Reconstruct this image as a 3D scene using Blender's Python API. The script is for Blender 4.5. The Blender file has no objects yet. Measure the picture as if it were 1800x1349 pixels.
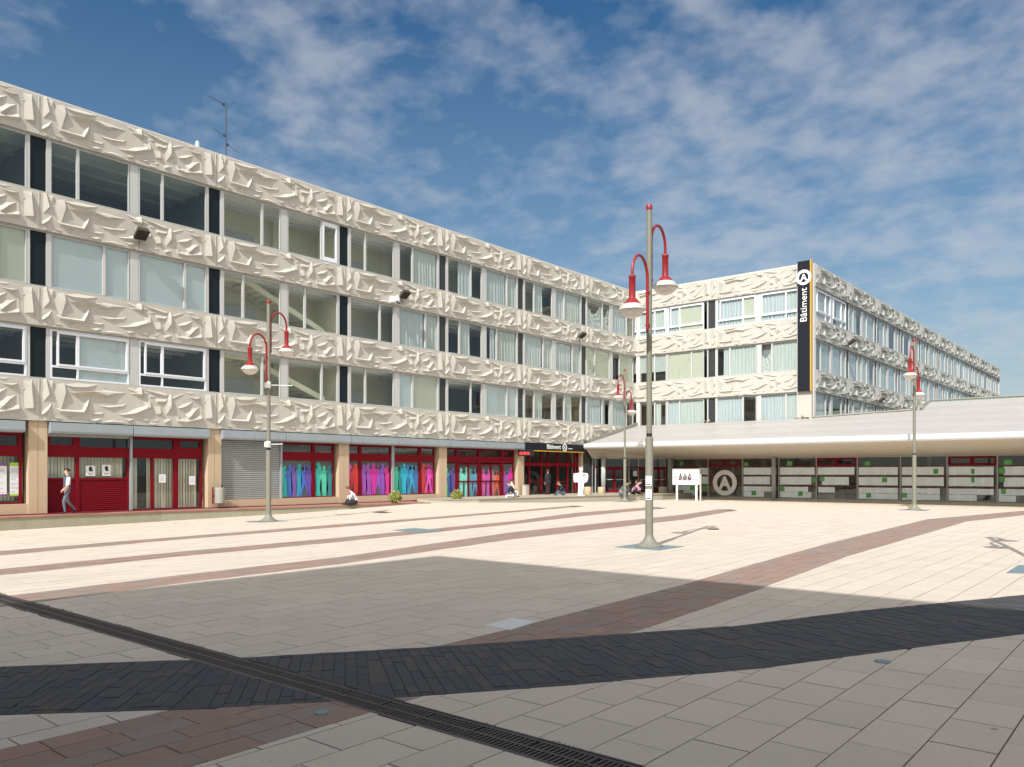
import bpy, bmesh, math, random
import numpy as np
from mathutils import Vector, Matrix
random.seed(7); rng = np.random.RandomState(11)
scene = bpy.context.scene
COL = scene.collection
PI = math.pi

# ------------------------------------------------------------------ camera
AZ = 0.6964
CAM_Z = 1.83
cam_d = bpy.data.cameras.new('camera'); cam = bpy.data.objects.new('camera', cam_d); COL.objects.link(cam)
cam.location = (0, 0, CAM_Z); cam.rotation_euler = (PI/2, 0, AZ)
cam_d.sensor_width = 36; cam_d.lens = 36*1409.24/1800; cam_d.shift_y = (831.9-674.5)/1800
cam_d.clip_start = 0.1; cam_d.clip_end = 3000
scene.camera = cam

# ------------------------------------------------------------------ sky and sun
SUN_AZ = (0.285, -0.958); SUN_EL = math.radians(44.5)
w = bpy.data.worlds.new('World'); scene.world = w; w.use_nodes = True
nt = w.node_tree; nt.nodes.clear()
def N(t, nt_=None, **kw):
    n = (nt_ or nt).nodes.new(t)
    for k, v in kw.items(): setattr(n, k, v)
    return n
L_ = nt.links.new
sky = N('ShaderNodeTexSky', sky_type='NISHITA', sun_disc=False)
sky.sun_elevation = SUN_EL; sky.sun_rotation = math.atan2(SUN_AZ[0], SUN_AZ[1]); sky.air_density = 1.15; sky.dust_density = 0.35; sky.ozone_density = 2.0
tc = N('ShaderNodeTexCoord')
sep = N('ShaderNodeSeparateXYZ'); L_(tc.outputs['Generated'], sep.inputs[0])
def M(op, a, b=None, c=None, nt_=None, clamp=False):
    t = nt_ or nt
    n = t.nodes.new('ShaderNodeMath'); n.operation = op; n.use_clamp = clamp
    for i, v in enumerate((a, b, c)):
        if v is None: continue
        if isinstance(v, (int, float)): n.inputs[i].default_value = v
        else: t.links.new(v, n.inputs[i])
    return n.outputs[0]
zc = M('MAXIMUM', sep.outputs[2], 0.03)
px = M('DIVIDE', sep.outputs[0], M('ADD', zc, 0.22)); py = M('DIVIDE', sep.outputs[1], M('ADD', zc, 0.22))
comb = N('ShaderNodeCombineXYZ'); L_(px, comb.inputs[0]); L_(py, comb.inputs[1])
def noise(vec, scale, detail, rough, dist=0.0, nt_=None, lac=2.0):
    t = nt_ or nt
    n = t.nodes.new('ShaderNodeTexNoise'); n.inputs['Scale'].default_value = scale; n.inputs['Detail'].default_value = detail
    n.inputs['Roughness'].default_value = rough; n.inputs['Distortion'].default_value = dist
    if vec is not None: t.links.new(vec, n.inputs['Vector'])
    return n.outputs['Fac']
def ramp(fac, stops, nt_=None):
    t = nt_ or nt
    n = t.nodes.new('ShaderNodeValToRGB'); t.links.new(fac, n.inputs[0])
    e = n.color_ramp.elements
    while len(e) < len(stops): e.new(0.5)
    for el, (p, c) in zip(e, stops):
        el.position = p; el.color = (c, c, c, 1) if isinstance(c, (int, float)) else (*c, 1)
    return n.outputs[0]
fine_n = noise(comb.outputs[0], 8.0, 5, 0.52, 0.15)
puff = noise(comb.outputs[0], 19.0, 3, 0.5, 0.0)
broad = noise(comb.outputs[0], 1.9, 3, 0.5, 0.3)
# more cloud towards +X +Y (a front passing on that side), clear towards -X
side = M('ADD', M('MULTIPLY', sep.outputs[0], 0.70), M('MULTIPLY', sep.outputs[1], 0.16))
cl = M('ADD', M('ADD', M('MULTIPLY', fine_n, 0.62), M('MULTIPLY', puff, 0.26)), M('ADD', M('MULTIPLY', broad, 0.62), M('MULTIPLY', side, 0.24)))
cmask = ramp(M('MULTIPLY', cl, 0.7), [(0.43, 0.0), (0.50, 0.18), (0.575, 0.42), (0.69, 0.64)])
low = ramp(sep.outputs[2], [(0.0, 0.0), (0.10, 0.75), (0.45, 1.0)])
veil = ramp(sep.outputs[2], [(0.0, 0.70), (0.22, 0.30), (0.50, 0.0)])
hs = N('ShaderNodeHueSaturation'); hs.inputs['Saturation'].default_value = 1.32; L_(sky.outputs[0], hs.inputs['Color'])
bgs = N('ShaderNodeBackground'); L_(hs.outputs[0], bgs.inputs[0]); bgs.inputs[1].default_value = 0.062
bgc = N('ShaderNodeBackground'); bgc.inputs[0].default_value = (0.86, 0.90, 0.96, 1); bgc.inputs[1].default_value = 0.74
bgv = N('ShaderNodeBackground'); bgv.inputs[0].default_value = (0.50, 0.64, 0.74, 1); bgv.inputs[1].default_value = 0.54
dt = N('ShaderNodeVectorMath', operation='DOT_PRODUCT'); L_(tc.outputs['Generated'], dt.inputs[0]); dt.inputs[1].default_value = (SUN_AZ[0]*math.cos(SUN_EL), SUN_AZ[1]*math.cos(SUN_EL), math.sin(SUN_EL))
sun_fill = M('POWER', M('MAXIMUM', dt.outputs['Value'], 0.0), 2.5)  # brightens and warms clouds round the sun, out of view, as added fill light
L_(M('ADD', M('MULTIPLY', sun_fill, 4.6), 0.50), bgc.inputs[1])
cmx = N('ShaderNodeMix', data_type='RGBA'); cmx.inputs[6].default_value = (0.86, 0.90, 0.96, 1); cmx.inputs[7].default_value = (1.0, 0.90, 0.76, 1); L_(M('MULTIPLY', sun_fill, 1.6, clamp=True), cmx.inputs[0]); L_(cmx.outputs[2], bgc.inputs[0])
m1 = N('ShaderNodeMixShader'); L_(veil, m1.inputs[0]); L_(bgs.outputs[0], m1.inputs[1]); L_(bgv.outputs[0], m1.inputs[2])
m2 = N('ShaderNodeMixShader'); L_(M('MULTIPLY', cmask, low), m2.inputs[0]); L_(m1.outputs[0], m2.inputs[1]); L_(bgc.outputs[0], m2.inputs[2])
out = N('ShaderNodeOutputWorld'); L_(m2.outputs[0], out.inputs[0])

sd = bpy.data.lights.new('sun', 'SUN'); sun = bpy.data.objects.new('sun', sd); COL.objects.link(sun)
sd.energy = 3.8; sd.angle = math.radians(0.53); sd.color = (1.0, 0.982, 0.965)
Sv = Vector((SUN_AZ[0]*math.cos(SUN_EL), SUN_AZ[1]*math.cos(SUN_EL), math.sin(SUN_EL)))
sun.rotation_euler = Sv.to_track_quat('Z', 'Y').to_euler(); sun.location = Sv*60
vs = scene.view_settings; vs.view_transform = 'Standard'; vs.look = 'None'; vs.gamma = 1; vs.use_curve_mapping = False
vs.exposure = 0.50
scene.cycles.use_denoising = True
scene.cycles.max_bounces = 7; scene.cycles.transparent_max_bounces = 12; scene.cycles.caustics_reflective = False; scene.cycles.caustics_refractive = False

# ------------------------------------------------------------------ materials
MATS = {}
def mat(name, col, rough=0.6, var=0.0, vscale=3.0, bump=0.0, bscale=40.0, metal=0.0, spec=0.5, isl=0.0, spots=None, emit=None, streak=0.0, grain=0.0):
    if name in MATS: return MATS[name]
    m = bpy.data.materials.new(name); m.use_nodes = True; t = m.node_tree
    b = t.nodes['Principled BSDF']; b.inputs['Roughness'].default_value = rough; b.inputs['Metallic'].default_value = metal
    b.inputs['Specular IOR Level'].default_value = spec
    co = t.nodes.new('ShaderNodeTexCoord').outputs['Object']
    if var or isl or spots or streak:
        fac = None
        def mulc(a, b_):
            return M('MULTIPLY', a, b_, nt_=t)
        f = None
        if var:
            n = noise(co, vscale, 5, 0.6, 0.3, t)
            n2 = noise(co, vscale*9, 3, 0.6, 0.0, t)
            f = M('ADD', M('MULTIPLY', M('SUBTRACT', n, 0.5, nt_=t), 2*var, nt_=t), M('MULTIPLY', M('SUBTRACT', n2, 0.5, nt_=t), var, nt_=t), nt_=t)
            f = M('ADD', f, 1.0, nt_=t)
        if grain:
            gr = M('ADD', M('MULTIPLY', M('SUBTRACT', noise(co, 110, 2, 0.7, 0, t), 0.5, nt_=t), 2*grain, nt_=t), 1.0, nt_=t); f = gr if f is None else M('MULTIPLY', f, gr, nt_=t)
        if isl:
            g = t.nodes.new('ShaderNodeNewGeometry').outputs['Random Per Island']
            oi = t.nodes.new('ShaderNodeObjectInfo').outputs['Random']
            r = M('FRACT', M('ADD', g, oi, nt_=t), nt_=t)
            r = M('ADD', M('MULTIPLY', M('SUBTRACT', r, 0.5, nt_=t), 2*isl, nt_=t), 1.0, nt_=t)
            f = r if f is None else M('MULTIPLY', f, r, nt_=t)
        if spots:
            v = t.nodes.new('ShaderNodeTexVoronoi'); v.inputs['Scale'].default_value = spots[0]; t.links.new(co, v.inputs['Vector'])
            s = ramp(v.outputs['Distance'], [(spots[1], spots[2]), (spots[1]+0.03, 1.0)], t)
            f = s if f is None else M('MULTIPLY', f, s, nt_=t)
        if streak:
            mp = t.nodes.new('ShaderNodeMapping'); mp.inputs['Scale'].default_value = (2.2, 2.2, 0.12); t.links.new(co, mp.inputs[0])
            s = noise(mp.outputs[0], 2.0, 4, 0.6, 0, t)
            s = M('ADD', M('MULTIPLY', M('SUBTRACT', s, 0.5, nt_=t), 2*streak, nt_=t), 1.0, nt_=t)
            f = s if f is None else M('MULTIPLY', f, s, nt_=t)
        mx = t.nodes.new('ShaderNodeMix'); mx.data_type = 'RGBA'; mx.blend_type = 'MULTIPLY'; mx.inputs[0].default_value = 1.0
        mx.inputs[6].default_value = (*col, 1); cc = t.nodes.new('ShaderNodeCombineColor')
        for i in range(3): t.links.new(f, cc.inputs[i])
        t.links.new(cc.outputs[0], mx.inputs[7]); t.links.new(mx.outputs[2], b.inputs['Base Color'])
    else:
        b.inputs['Base Color'].default_value = (*col, 1)
    if bump:
        bn = t.nodes.new('ShaderNodeBump'); bn.inputs['Strength'].default_value = bump; bn.inputs['Distance'].default_value = 0.02
        t.links.new(noise(co, bscale, 4, 0.6, 0, t), bn.inputs['Height']); t.links.new(bn.outputs[0], b.inputs['Normal'])
    if emit:
        b.inputs['Emission Color'].default_value = (*col, 1); b.inputs['Emission Strength'].default_value = emit
    MATS[name] = m
    return m
def glass_mat(name, tint, base=0.05, rough=0.0, body=0.0, bodycol=(0.03, 0.04, 0.045)):
    m = bpy.data.materials.new(name); m.use_nodes = True; t = m.node_tree; t.nodes.clear()
    tr = t.nodes.new('ShaderNodeBsdfTransparent'); tr.inputs[0].default_value = (*tint, 1)
    gl = t.nodes.new('ShaderNodeBsdfGlossy'); gl.inputs['Roughness'].default_value = rough; gl.inputs[0].default_value = (0.95, 0.97, 1, 1)
    ge = t.nodes.new('ShaderNodeNewGeometry'); dp_ = t.nodes.new('ShaderNodeVectorMath'); dp_.operation = 'DOT_PRODUCT'
    t.links.new(ge.outputs['Normal'], dp_.inputs[0]); t.links.new(ge.outputs['Incoming'], dp_.inputs[1])
    fr = M('ADD', M('MULTIPLY', M('POWER', M('SUBTRACT', 1.0, M('ABSOLUTE', dp_.outputs['Value'], nt_=t), nt_=t), 5.0, nt_=t), 0.92, nt_=t), 0.06, nt_=t)
    co = t.nodes.new('ShaderNodeTexCoord').outputs['Object']
    bn = t.nodes.new('ShaderNodeBump'); bn.inputs['Strength'].default_value = 0.06; bn.inputs['Distance'].default_value = 0.05
    t.links.new(noise(co, 0.9, 2, 0.5, 0, t), bn.inputs['Height']); t.links.new(bn.outputs[0], gl.inputs['Normal'])
    f = M('ADD', M('MULTIPLY', fr, 1.0, nt_=t), base, nt_=t, clamp=True)
    mx = t.nodes.new('ShaderNodeMixShader'); t.links.new(f, mx.inputs[0]); t.links.new(tr.outputs[0], mx.inputs[1]); t.links.new(gl.outputs[0], mx.inputs[2])
    last = mx
    if body:
        df = t.nodes.new('ShaderNodeBsdfDiffuse'); df.inputs[0].default_value = (*bodycol, 1)
        mb = t.nodes.new('ShaderNodeMixShader'); mb.inputs[0].default_value = body; t.links.new(mx.outputs[0], mb.inputs[1]); t.links.new(df.outputs[0], mb.inputs[2]); last = mb
    o = t.nodes.new('ShaderNodeOutputMaterial'); t.links.new(last.outputs[0], o.inputs[0])
    MATS[name] = m; return m
def paver_mat(name, cols, bump=0.5):
    m = bpy.data.materials.new(name); m.use_nodes = True; t = m.node_tree; b = t.nodes['Principled BSDF']
    b.inputs['Roughness'].default_value = 0.75
    g = t.nodes.new('ShaderNodeNewGeometry').outputs['Random Per Island']; oi = t.nodes.new('ShaderNodeObjectInfo').outputs['Random']
    r = M('FRACT', M('ADD', g, oi, nt_=t), nt_=t)
    n = t.nodes.new('ShaderNodeValToRGB'); n.color_ramp.interpolation = 'CONSTANT'; t.links.new(r, n.inputs[0]); e = n.color_ramp.elements
    while len(e) < len(cols): e.new(0.5)
    for i, (el, c) in enumerate(zip(e, cols)): el.position = i/len(cols); el.color = (*c, 1)
    co = t.nodes.new('ShaderNodeTexCoord').outputs['Object']
    f = M('ADD', M('MULTIPLY', M('SUBTRACT', noise(co, 2.0, 5, 0.6, 0.3, t), 0.5, nt_=t), 0.5, nt_=t), M('ADD', M('MULTIPLY', M('SUBTRACT', noise(co, 60, 3, 0.7, 0, t), 0.5, nt_=t), 0.7, nt_=t), 1.0, nt_=t), nt_=t)
    mx = t.nodes.new('ShaderNodeMix'); mx.data_type = 'RGBA'; mx.blend_type = 'MULTIPLY'; mx.inputs[0].default_value = 1
    t.links.new(n.outputs[0], mx.inputs[6]); cc = t.nodes.new('ShaderNodeCombineColor')
    for i in range(3): t.links.new(f, cc.inputs[i])
    t.links.new(cc.outputs[0], mx.inputs[7]); t.links.new(mx.outputs[2], b.inputs['Base Color'])
    bn = t.nodes.new('ShaderNodeBump'); bn.inputs['Strength'].default_value = bump; bn.inputs['Distance'].default_value = 0.01
    t.links.new(noise(co, 70, 3, 0.6, 0, t), bn.inputs['Height']); t.links.new(bn.outputs[0], b.inputs['Normal'])
    MATS[name] = m; return m

SLAB = mat('pale_concrete_slab', (0.54, 0.468, 0.382), 0.82, var=0.08, vscale=0.9, bump=0.35, bscale=90, isl=0.045, spots=(1.9, 0.034, 0.5), grain=0.16)
JOINT = mat('dark_joint_sand', (0.10, 0.085, 0.065), 0.95, var=0.3, vscale=4)
BRICKD = paver_mat('dark_clay_brick', [(0.046, 0.047, 0.050), (0.052, 0.051, 0.052), (0.060, 0.057, 0.054), (0.048, 0.048, 0.050), (0.066, 0.058, 0.051), (0.043, 0.046, 0.053)])
PAVR = paver_mat('red_brown_paver', [(0.275, 0.183, 0.140), (0.258, 0.188, 0.148), (0.240, 0.190, 0.155), (0.290, 0.185, 0.142), (0.262, 0.176, 0.134), (0.246, 0.195, 0.160)])
CONC2 = mat('grey_concrete', (0.37, 0.37, 0.34), 0.75, var=0.08, vscale=0.6, bump=0.08, bscale=30, streak=0.06)  # greyer, darker tone than CONC, for the right wing bands
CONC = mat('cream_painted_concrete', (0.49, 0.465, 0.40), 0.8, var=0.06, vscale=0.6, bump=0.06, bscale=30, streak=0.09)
COPE = mat('pale_coping', (0.66, 0.64, 0.58), 0.5, var=0.06)
PIER = mat('beige_render', (0.52, 0.40, 0.27), 0.85, var=0.06, vscale=1.2, bump=0.2, bscale=60, streak=0.05)
WALLG = mat('greenish_concrete', (0.33, 0.31, 0.22), 0.9, var=0.14, vscale=1.5, bump=0.3, bscale=30, streak=0.12)
TILE = mat('terracotta_edge', (0.30, 0.15, 0.11), 0.7, var=0.15, vscale=3, isl=0.12)
DKRED = mat('dark_red_plinth', (0.16, 0.02, 0.03), 0.5, var=0.1)
RED = mat('red_painted_metal', (0.17, 0.004, 0.010), 0.6, spec=0.14, var=0.10, vscale=1.5)
RED2 = mat('lamp_red_paint', (0.27, 0.014, 0.016), 0.4, var=0.08, vscale=4)
ALU = mat('white_aluminium', (0.50, 0.51, 0.49), 0.42, var=0.05, vscale=2, streak=0.05)
ALUW = mat('bright_white_frame', (0.74, 0.77, 0.80), 0.4, var=0.04)
ALUD = mat('weathered_grey_frame', (0.40, 0.40, 0.37), 0.5, var=0.1, streak=0.1)
DARKP = mat('dark_glazed_panel', (0.012, 0.018, 0.022), 0.35, var=0.1, spec=0.2)
DARKG = mat('dark_grey_panel', (0.03, 0.035, 0.036), 0.5, var=0.08)
GALV = mat('galvanised_steel', (0.33, 0.375, 0.395), 0.5, var=0.12, vscale=1.4, metal=0.2, streak=0.12)
SHUT = mat('grey_shutter_slat', (0.36, 0.38, 0.37), 0.5, var=0.10, vscale=1.0, metal=0.2)
BLACK = mat('black_rubber', (0.012, 0.012, 0.013), 0.6)
IRON = mat('cast_iron', (0.085, 0.070, 0.062), 0.5, var=0.25, vscale=5, metal=0.3, bump=0.2)
POLE = mat('khaki_grey_paint', (0.20, 0.197, 0.15), 0.55, var=0.14, vscale=2.5, streak=0.08)
GLOBE = mat('opal_glass', (0.72, 0.66, 0.60), 0.18, var=0.02)
COLLAR = mat('pale_grey_collar', (0.45, 0.47, 0.42), 0.4, var=0.05)
STEELP = mat('blue_grey_steel_plate', (0.20, 0.27, 0.29), 0.45, var=0.12, vscale=6, metal=0.3)
PAPER = mat('white_paper', (0.74, 0.76, 0.76), 0.7, var=0.03)
SHEET = mat('printed_white_sheet', (0.82, 0.93, 0.96), 0.6, var=0.04, isl=0.05)
GREENP = mat('green_paper', (0.11, 0.40, 0.11), 0.6, isl=0.15)
INK = mat('black_ink', (0.015, 0.015, 0.018), 0.5)
WHITE = mat('white_vinyl', (0.86, 0.86, 0.84), 0.4)
SIGNB = mat('black_sign_face', (0.012, 0.013, 0.020), 0.55, var=0.05, spec=0.2)
YELL = mat('yellow_edge', (0.62, 0.36, 0.03), 0.4)
LEDR = mat('red_led', (1.0, 0.06, 0.05), 0.5, emit=0.8)
CURT = mat('pale_blue_curtain', (0.44, 0.49, 0.495), 0.85, var=0.08, vscale=2.5)
CURT2 = mat('grey_green_curtain', (0.45, 0.495, 0.465), 0.85, var=0.10, vscale=2.5)
BLIND = mat('pale_blue_blind', (0.56, 0.635, 0.645), 0.8, var=0.03)
CREAMB = mat('cream_blind', (0.55, 0.56, 0.44), 0.8, var=0.06)
VBLIND = mat('vertical_blind', (0.66, 0.65, 0.48), 0.8, isl=0.14)
RDARK = mat('room_dark', (0.13, 0.17, 0.17), 0.9, var=0.2, vscale=0.7)
RYEL = mat('room_pale_yellow', (0.86, 0.83, 0.60), 0.9, var=0.08, vscale=0.5)
RBRN = mat('room_brown', (0.40, 0.29, 0.13), 0.9, var=0.25, vscale=0.7)
RGRY = mat('room_grey', (0.22, 0.24, 0.24), 0.9, var=0.15, vscale=0.7)
CEIL = mat('room_ceiling', (0.72, 0.74, 0.70), 0.9)
ROOFM = mat('pale_roof_metal', (0.43, 0.405, 0.38), 0.45, var=0.10, vscale=0.35, isl=0.05, metal=0.1)
SOFF = mat('soffit_board', (0.60, 0.54, 0.45), 0.6, var=0.06, vscale=0.6, isl=0.07)
NOSE = mat('white_eave_tube', (0.62, 0.62, 0.61), 0.25)
FLASH = mat('grey_flashing', (0.24, 0.235, 0.19), 0.5, var=0.1)
ROOFD = mat('bitumen_roof', (0.10, 0.10, 0.10), 0.9)
WOOD = mat('pale_wood', (0.52, 0.40, 0.26), 0.7, var=0.15, vscale=6)
BINM = mat('grey_bin_metal', (0.33, 0.33, 0.28), 0.5, var=0.08)
LEAF1 = mat('shrub_leaf_light', (0.36, 0.37, 0.09), 0.6, isl=0.35)
LEAF2 = mat('shrub_leaf_dark', (0.13, 0.17, 0.035), 0.6, isl=0.35)
SKIN = mat('skin', (0.52, 0.31, 0.22), 0.55); HAIRD = mat('dark_hair', (0.03, 0.02, 0.016), 0.6); HAIRB = mat('brown_hair', (0.10, 0.055, 0.03), 0.6)
GLASS = glass_mat('window_glass', (0.93, 0.965, 0.955), 0.015)
GLASSD = glass_mat('tinted_window_glass', (0.74, 0.83, 0.83), 0.01, body=0.10, bodycol=(0.03, 0.055, 0.06))
GLASSR = glass_mat('sky_reflecting_glass', (0.86, 0.91, 0.92), 0.07)
GLASSP = glass_mat('pavilion_glass', (0.92, 0.95, 0.93), 0.02)
GLASSF = glass_mat('grey_film_glass', (0.55, 0.58, 0.57), 0.01, body=0.55, bodycol=(0.17, 0.185, 0.18))

# ------------------------------------------------------------------ mesh helpers
class MB:
    def __init__(s): s.v = []; s.f = []; s.m = []
    def add(s, vs, fs, mi=0):
        o = len(s.v); s.v += [tuple(v) for v in vs]; s.f += [tuple(i+o for i in f) for f in fs]; s.m += [mi]*len(fs)
    def box(s, x0, x1, y0, y1, z0, z1, mi=0):
        s.add([(x0,y0,z0),(x1,y0,z0),(x1,y1,z0),(x0,y1,z0),(x0,y0,z1),(x1,y0,z1),(x1,y1,z1),(x0,y1,z1)],
              [(0,3,2,1),(4,5,6,7),(0,1,5,4),(1,2,6,5),(2,3,7,6),(3,0,4,7)], mi)
    def fbox(s, s0, s1, o0, o1, z0, z1, mi=0):   # facade frame: along, outward, up
        s.box(s0, s1, -o1, -o0, z0, z1, mi)
    def quad(s, a, b, c, d, mi=0): s.add([a,b,c,d], [(0,1,2,3)], mi)
    def poly(s, pts, mi=0): s.add(pts, [tuple(range(len(pts)))], mi)
    def prism(s, pts, h, axis=2, mi=0):          # pts 3-D polygon, extruded by vector h
        n = len(pts); h = Vector(h)
        vs = [Vector(p) for p in pts] + [Vector(p)+h for p in pts]
        s.add(vs, [tuple(range(n))[::-1], tuple(range(n, 2*n))] + [(i, (i+1)%n, n+(i+1)%n, n+i) for i in range(n)], mi)
    def lathe(s, prof, c=(0,0,0), seg=20, mi=0, cap=True):
        vs = []; fs = []
        for r, z in prof:
            for k in range(seg):
                a = 2*PI*k/seg; vs.append((c[0]+r*math.cos(a), c[1]+r*math.sin(a), c[2]+z))
        for i in range(len(prof)-1):
            for k in range(seg):
                k2 = (k+1) % seg; fs.append((i*seg+k, i*seg+k2, (i+1)*seg+k2, (i+1)*seg+k))
        if cap: fs += [tuple(range(seg))[::-1], tuple(range((len(prof)-1)*seg, len(prof)*seg))]
        s.add(vs, fs, mi)
    def tube(s, path, r, seg=10, mi=0):
        P = [Vector(p) for p in path]; n = len(P); vs = []; fs = []
        rs = r if isinstance(r, (list, tuple)) else [r]*n
        t0 = (P[1]-P[0]).normalized(); up = Vector((0,0,1)) if abs(t0.z) < 0.9 else Vector((1,0,0))
        nx = t0.cross(up).normalized()
        for i in range(n):
            t = (P[min(i+1,n-1)]-P[max(i-1,0)]).normalized(); nx = (nx - t*nx.dot(t)).normalized(); b = t.cross(nx)
            for k in range(seg):
                a = 2*PI*k/seg; vs.append(P[i]+(nx*math.cos(a)+b*math.sin(a))*rs[i])
        for i in range(n-1):
            for k in range(seg):
                k2 = (k+1) % seg; fs.append((i*seg+k, i*seg+k2, (i+1)*seg+k2, (i+1)*seg+k))
        fs += [tuple(range(seg))[::-1], tuple(range((n-1)*seg, n*seg))]
        s.add(vs, fs, mi)
    def mesh(s, name, mats, smooth=False):
        me = bpy.data.meshes.new(name); me.from_pydata(s.v, [], s.f)
        for m in (mats if isinstance(mats, (list, tuple)) else [mats]): me.materials.append(m)
        me.polygons.foreach_set('material_index', s.m)
        if smooth: me.polygons.foreach_set('use_smooth', [True]*len(s.f))
        me.update(); return me
def obj(name, me, parent=None, loc=(0,0,0), rz=0.0, kind=None):
    o = bpy.data.objects.new(name, me); COL.objects.link(o); o.location = loc; o.rotation_euler = (0, 0, rz)
    if parent: o.parent = parent
    if kind: o['kind'] = kind
    return o
def thing(name, label, cat, loc=(0,0,0), rz=0.0, group=None):
    o = bpy.data.objects.new(name, None); COL.objects.link(o); o.location = loc; o.rotation_euler = (0,0,rz); o.empty_display_size = 0.2
    return tag(o, label, cat, group)
def tag(o, label, cat, group=None):
    o['label'] = label; o['category'] = cat
    if group: o['group'] = group
    return o
def copy_tree(o, parent=None):
    c = o.copy(); COL.objects.link(c)
    if parent: c.parent = parent
    for ch in list(o.children): copy_tree(ch, c)
    return c
def smooth_by_angle(me, ang=35):
    bm = bmesh.new(); bm.from_mesh(me)
    for e in bm.edges:
        e.smooth = not (len(e.link_faces) == 2 and e.calc_face_angle(0) > math.radians(ang))
    for f in bm.faces: f.smooth = True
    bm.to_mesh(me); bm.free(); return me
def text_mesh(txt, size, mat_, ext=0.004, offset=0.0, align='LEFT'):
    c = bpy.data.curves.new('t', 'FONT'); c.body = txt; c.size = size; c.extrude = ext; c.offset = offset; c.align_x = align
    o = bpy.data.objects.new('t', c); COL.objects.link(o)
    dg = bpy.context.evaluated_depsgraph_get(); me = bpy.data.meshes.new_from_object(o.evaluated_get(dg))
    bpy.data.objects.remove(o); me.materials.clear(); me.materials.append(mat_); return me
def ring_mesh(r0, r1, t, mat_, seg=48):      # in XZ plane, thickness along -Y
    b = MB(); vs = []
    for y in (0, -t):
        for r in (r0, r1):
            vs += [(r*math.cos(2*PI*k/seg), y, r*math.sin(2*PI*k/seg)) for k in range(seg)]
    fs = []
    for k in range(seg):
        k2 = (k+1) % seg
        a0, a1, b0, b1 = k, k2, seg+k, seg+k2; c0, c1, d0, d1 = 2*seg+k, 2*seg+k2, 3*seg+k, 3*seg+k2
        fs += [(a0,a1,b1,b0), (c0,d0,d1,c1), (b0,b1,d1,d0), (a0,c0,c1,a1)]
    b.add(vs, fs); return b.mesh('ring', mat_)

# pixel of the 1800 px photograph -> place on a facade plane / on the ground
SA, CA, FPX, Y0 = math.sin(AZ), math.cos(AZ), 1409.24, 831.9
LB = 7.2; XL = -4.5999*LB; YS = 1.6359*LB; YM = 7.61*LB; XR = -2.673*LB
def on_left(x, X=XL):
    t = (x-900)/FPX; d = X/(CA*t-SA); return (SA*t+CA)*d, d
def on_mid(x, Y=YM):
    t = (x-900)/FPX; d = Y/(SA*t+CA); return (CA*t-SA)*d, d
def zat(y, d): return CAM_Z-(y-Y0)/FPX*d
def sstep(a, b, x):
    t = min(1, max(0, (x-a)/(b-a))); return t*t*(3-2*t)
HK = [(-20,-.25),(10,-.22),(16,-.15),(23,0),(29,.22),(34,.18),(40,.03),(44,0),(90,0)]
def gz(X, Y):
    wgt = sstep(-25, -31, X)
    if wgt == 0: return 0.0
    for (a, ha), (b, hb) in zip(HK, HK[1:]):
        if a <= Y <= b: return wgt*(ha+(hb-ha)*(Y-a)/(b-a))
    return 0.0
def ground(x, y):
    z = 0.0
    for _ in range(12):
        d = (CAM_Z-z)*FPX/(y-Y0); r = (x-900)/FPX*d; X, Y = CA*r-SA*d, SA*r+CA*d; z = 0.5*z+0.5*gz(X, Y)
    return (X, Y)
def in_view(X, Y, Z=0, mg=60):
    d = -SA*X+CA*Y
    if d < 0.5: return None
    x = 900+FPX*(CA*X+SA*Y)/d; y = Y0-FPX*(Z-CAM_Z)/d
    return d if (-mg < x < 1800+mg and -mg < y < 1349+mg) else None

# ------------------------------------------------------------------ plaza
def c1(x, y): return ground(x/3, 900+y/3)
def c2(x, y): return ground(600+x/3, 900+y/3)
def c3(x, y): return ground(1200+x/2.758, 860+y/2.758)
def ext(p, q, t): return (q[0]+(q[0]-p[0])*t, q[1]+(q[1]-p[1])*t)
s4u = [(-5.98,-3),(-6.0,3.0),(-6.05,7.2),(-6.28,11.9),(-6.5,14.2),(-7.06,21.2),(-7.75,34.9),(-5.9,45.9),(-3.6,58)]
s4l = [(-4.72,-3),(-4.75,3.0),(-4.87,8.5),(-5.07,11.5),(-5.66,18.3),(-6.25,34.2),(-5.2,41.5),(-2.6,55)]
bu = [(-12.1,-1.8),(-8.58,2.71),(-7.23,4.27),(-5.92,6.14),(-4.08,9.13),(-3.34,11.04),(-1.83,14.18),(0.6,19)]
bl = [(-10.4,-2.3),(-6.86,2.17),(-5.88,3.18),(-4.96,4.34),(-4.17,5.45),(-3.02,7.27),(-2.18,9.09),(-1.38,10.72),(2.5,18.2)]
s1u = [c1(0,207),c1(900,135),c1(1800,65),c2(900,-5),ground(1000,889.5)]; s1l = [c1(0,230),c1(900,150),c1(1800,80),c2(900,4),ground(1010,892)]
s2u = [c1(0,302),c1(900,215),c1(1800,135),c2(900,50),ground(1010,902),ground(1150,891)]; s2l = [c1(0,335),c1(900,240),c1(1800,158),c2(900,66),ground(1030,907),ground(1160,895)]
s3u = [c1(0,448),c1(900,340),c1(1800,237),c2(900,108),c2(1800,15),ground(1260,896)]; s3l = [c1(0,502),c1(900,383),c1(1800,275),c2(900,145),c2(1800,42),ground(1290,898.5)]
bands = []
for up, lo in ((s1u,s1l),(s2u,s2l),(s3u,s3l)):
    p = ext(up[1],up[0],1.6); q = ext(lo[1],lo[0],1.6)
    bands.append((([p]+up), ([q]+lo), 'red'))
bands.append((s4u, s4l, 'red')); bands.append((bu, bl, 'dark'))
DR0, DR1 = 4.02, 4.37                              # drain edges in Y
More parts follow.
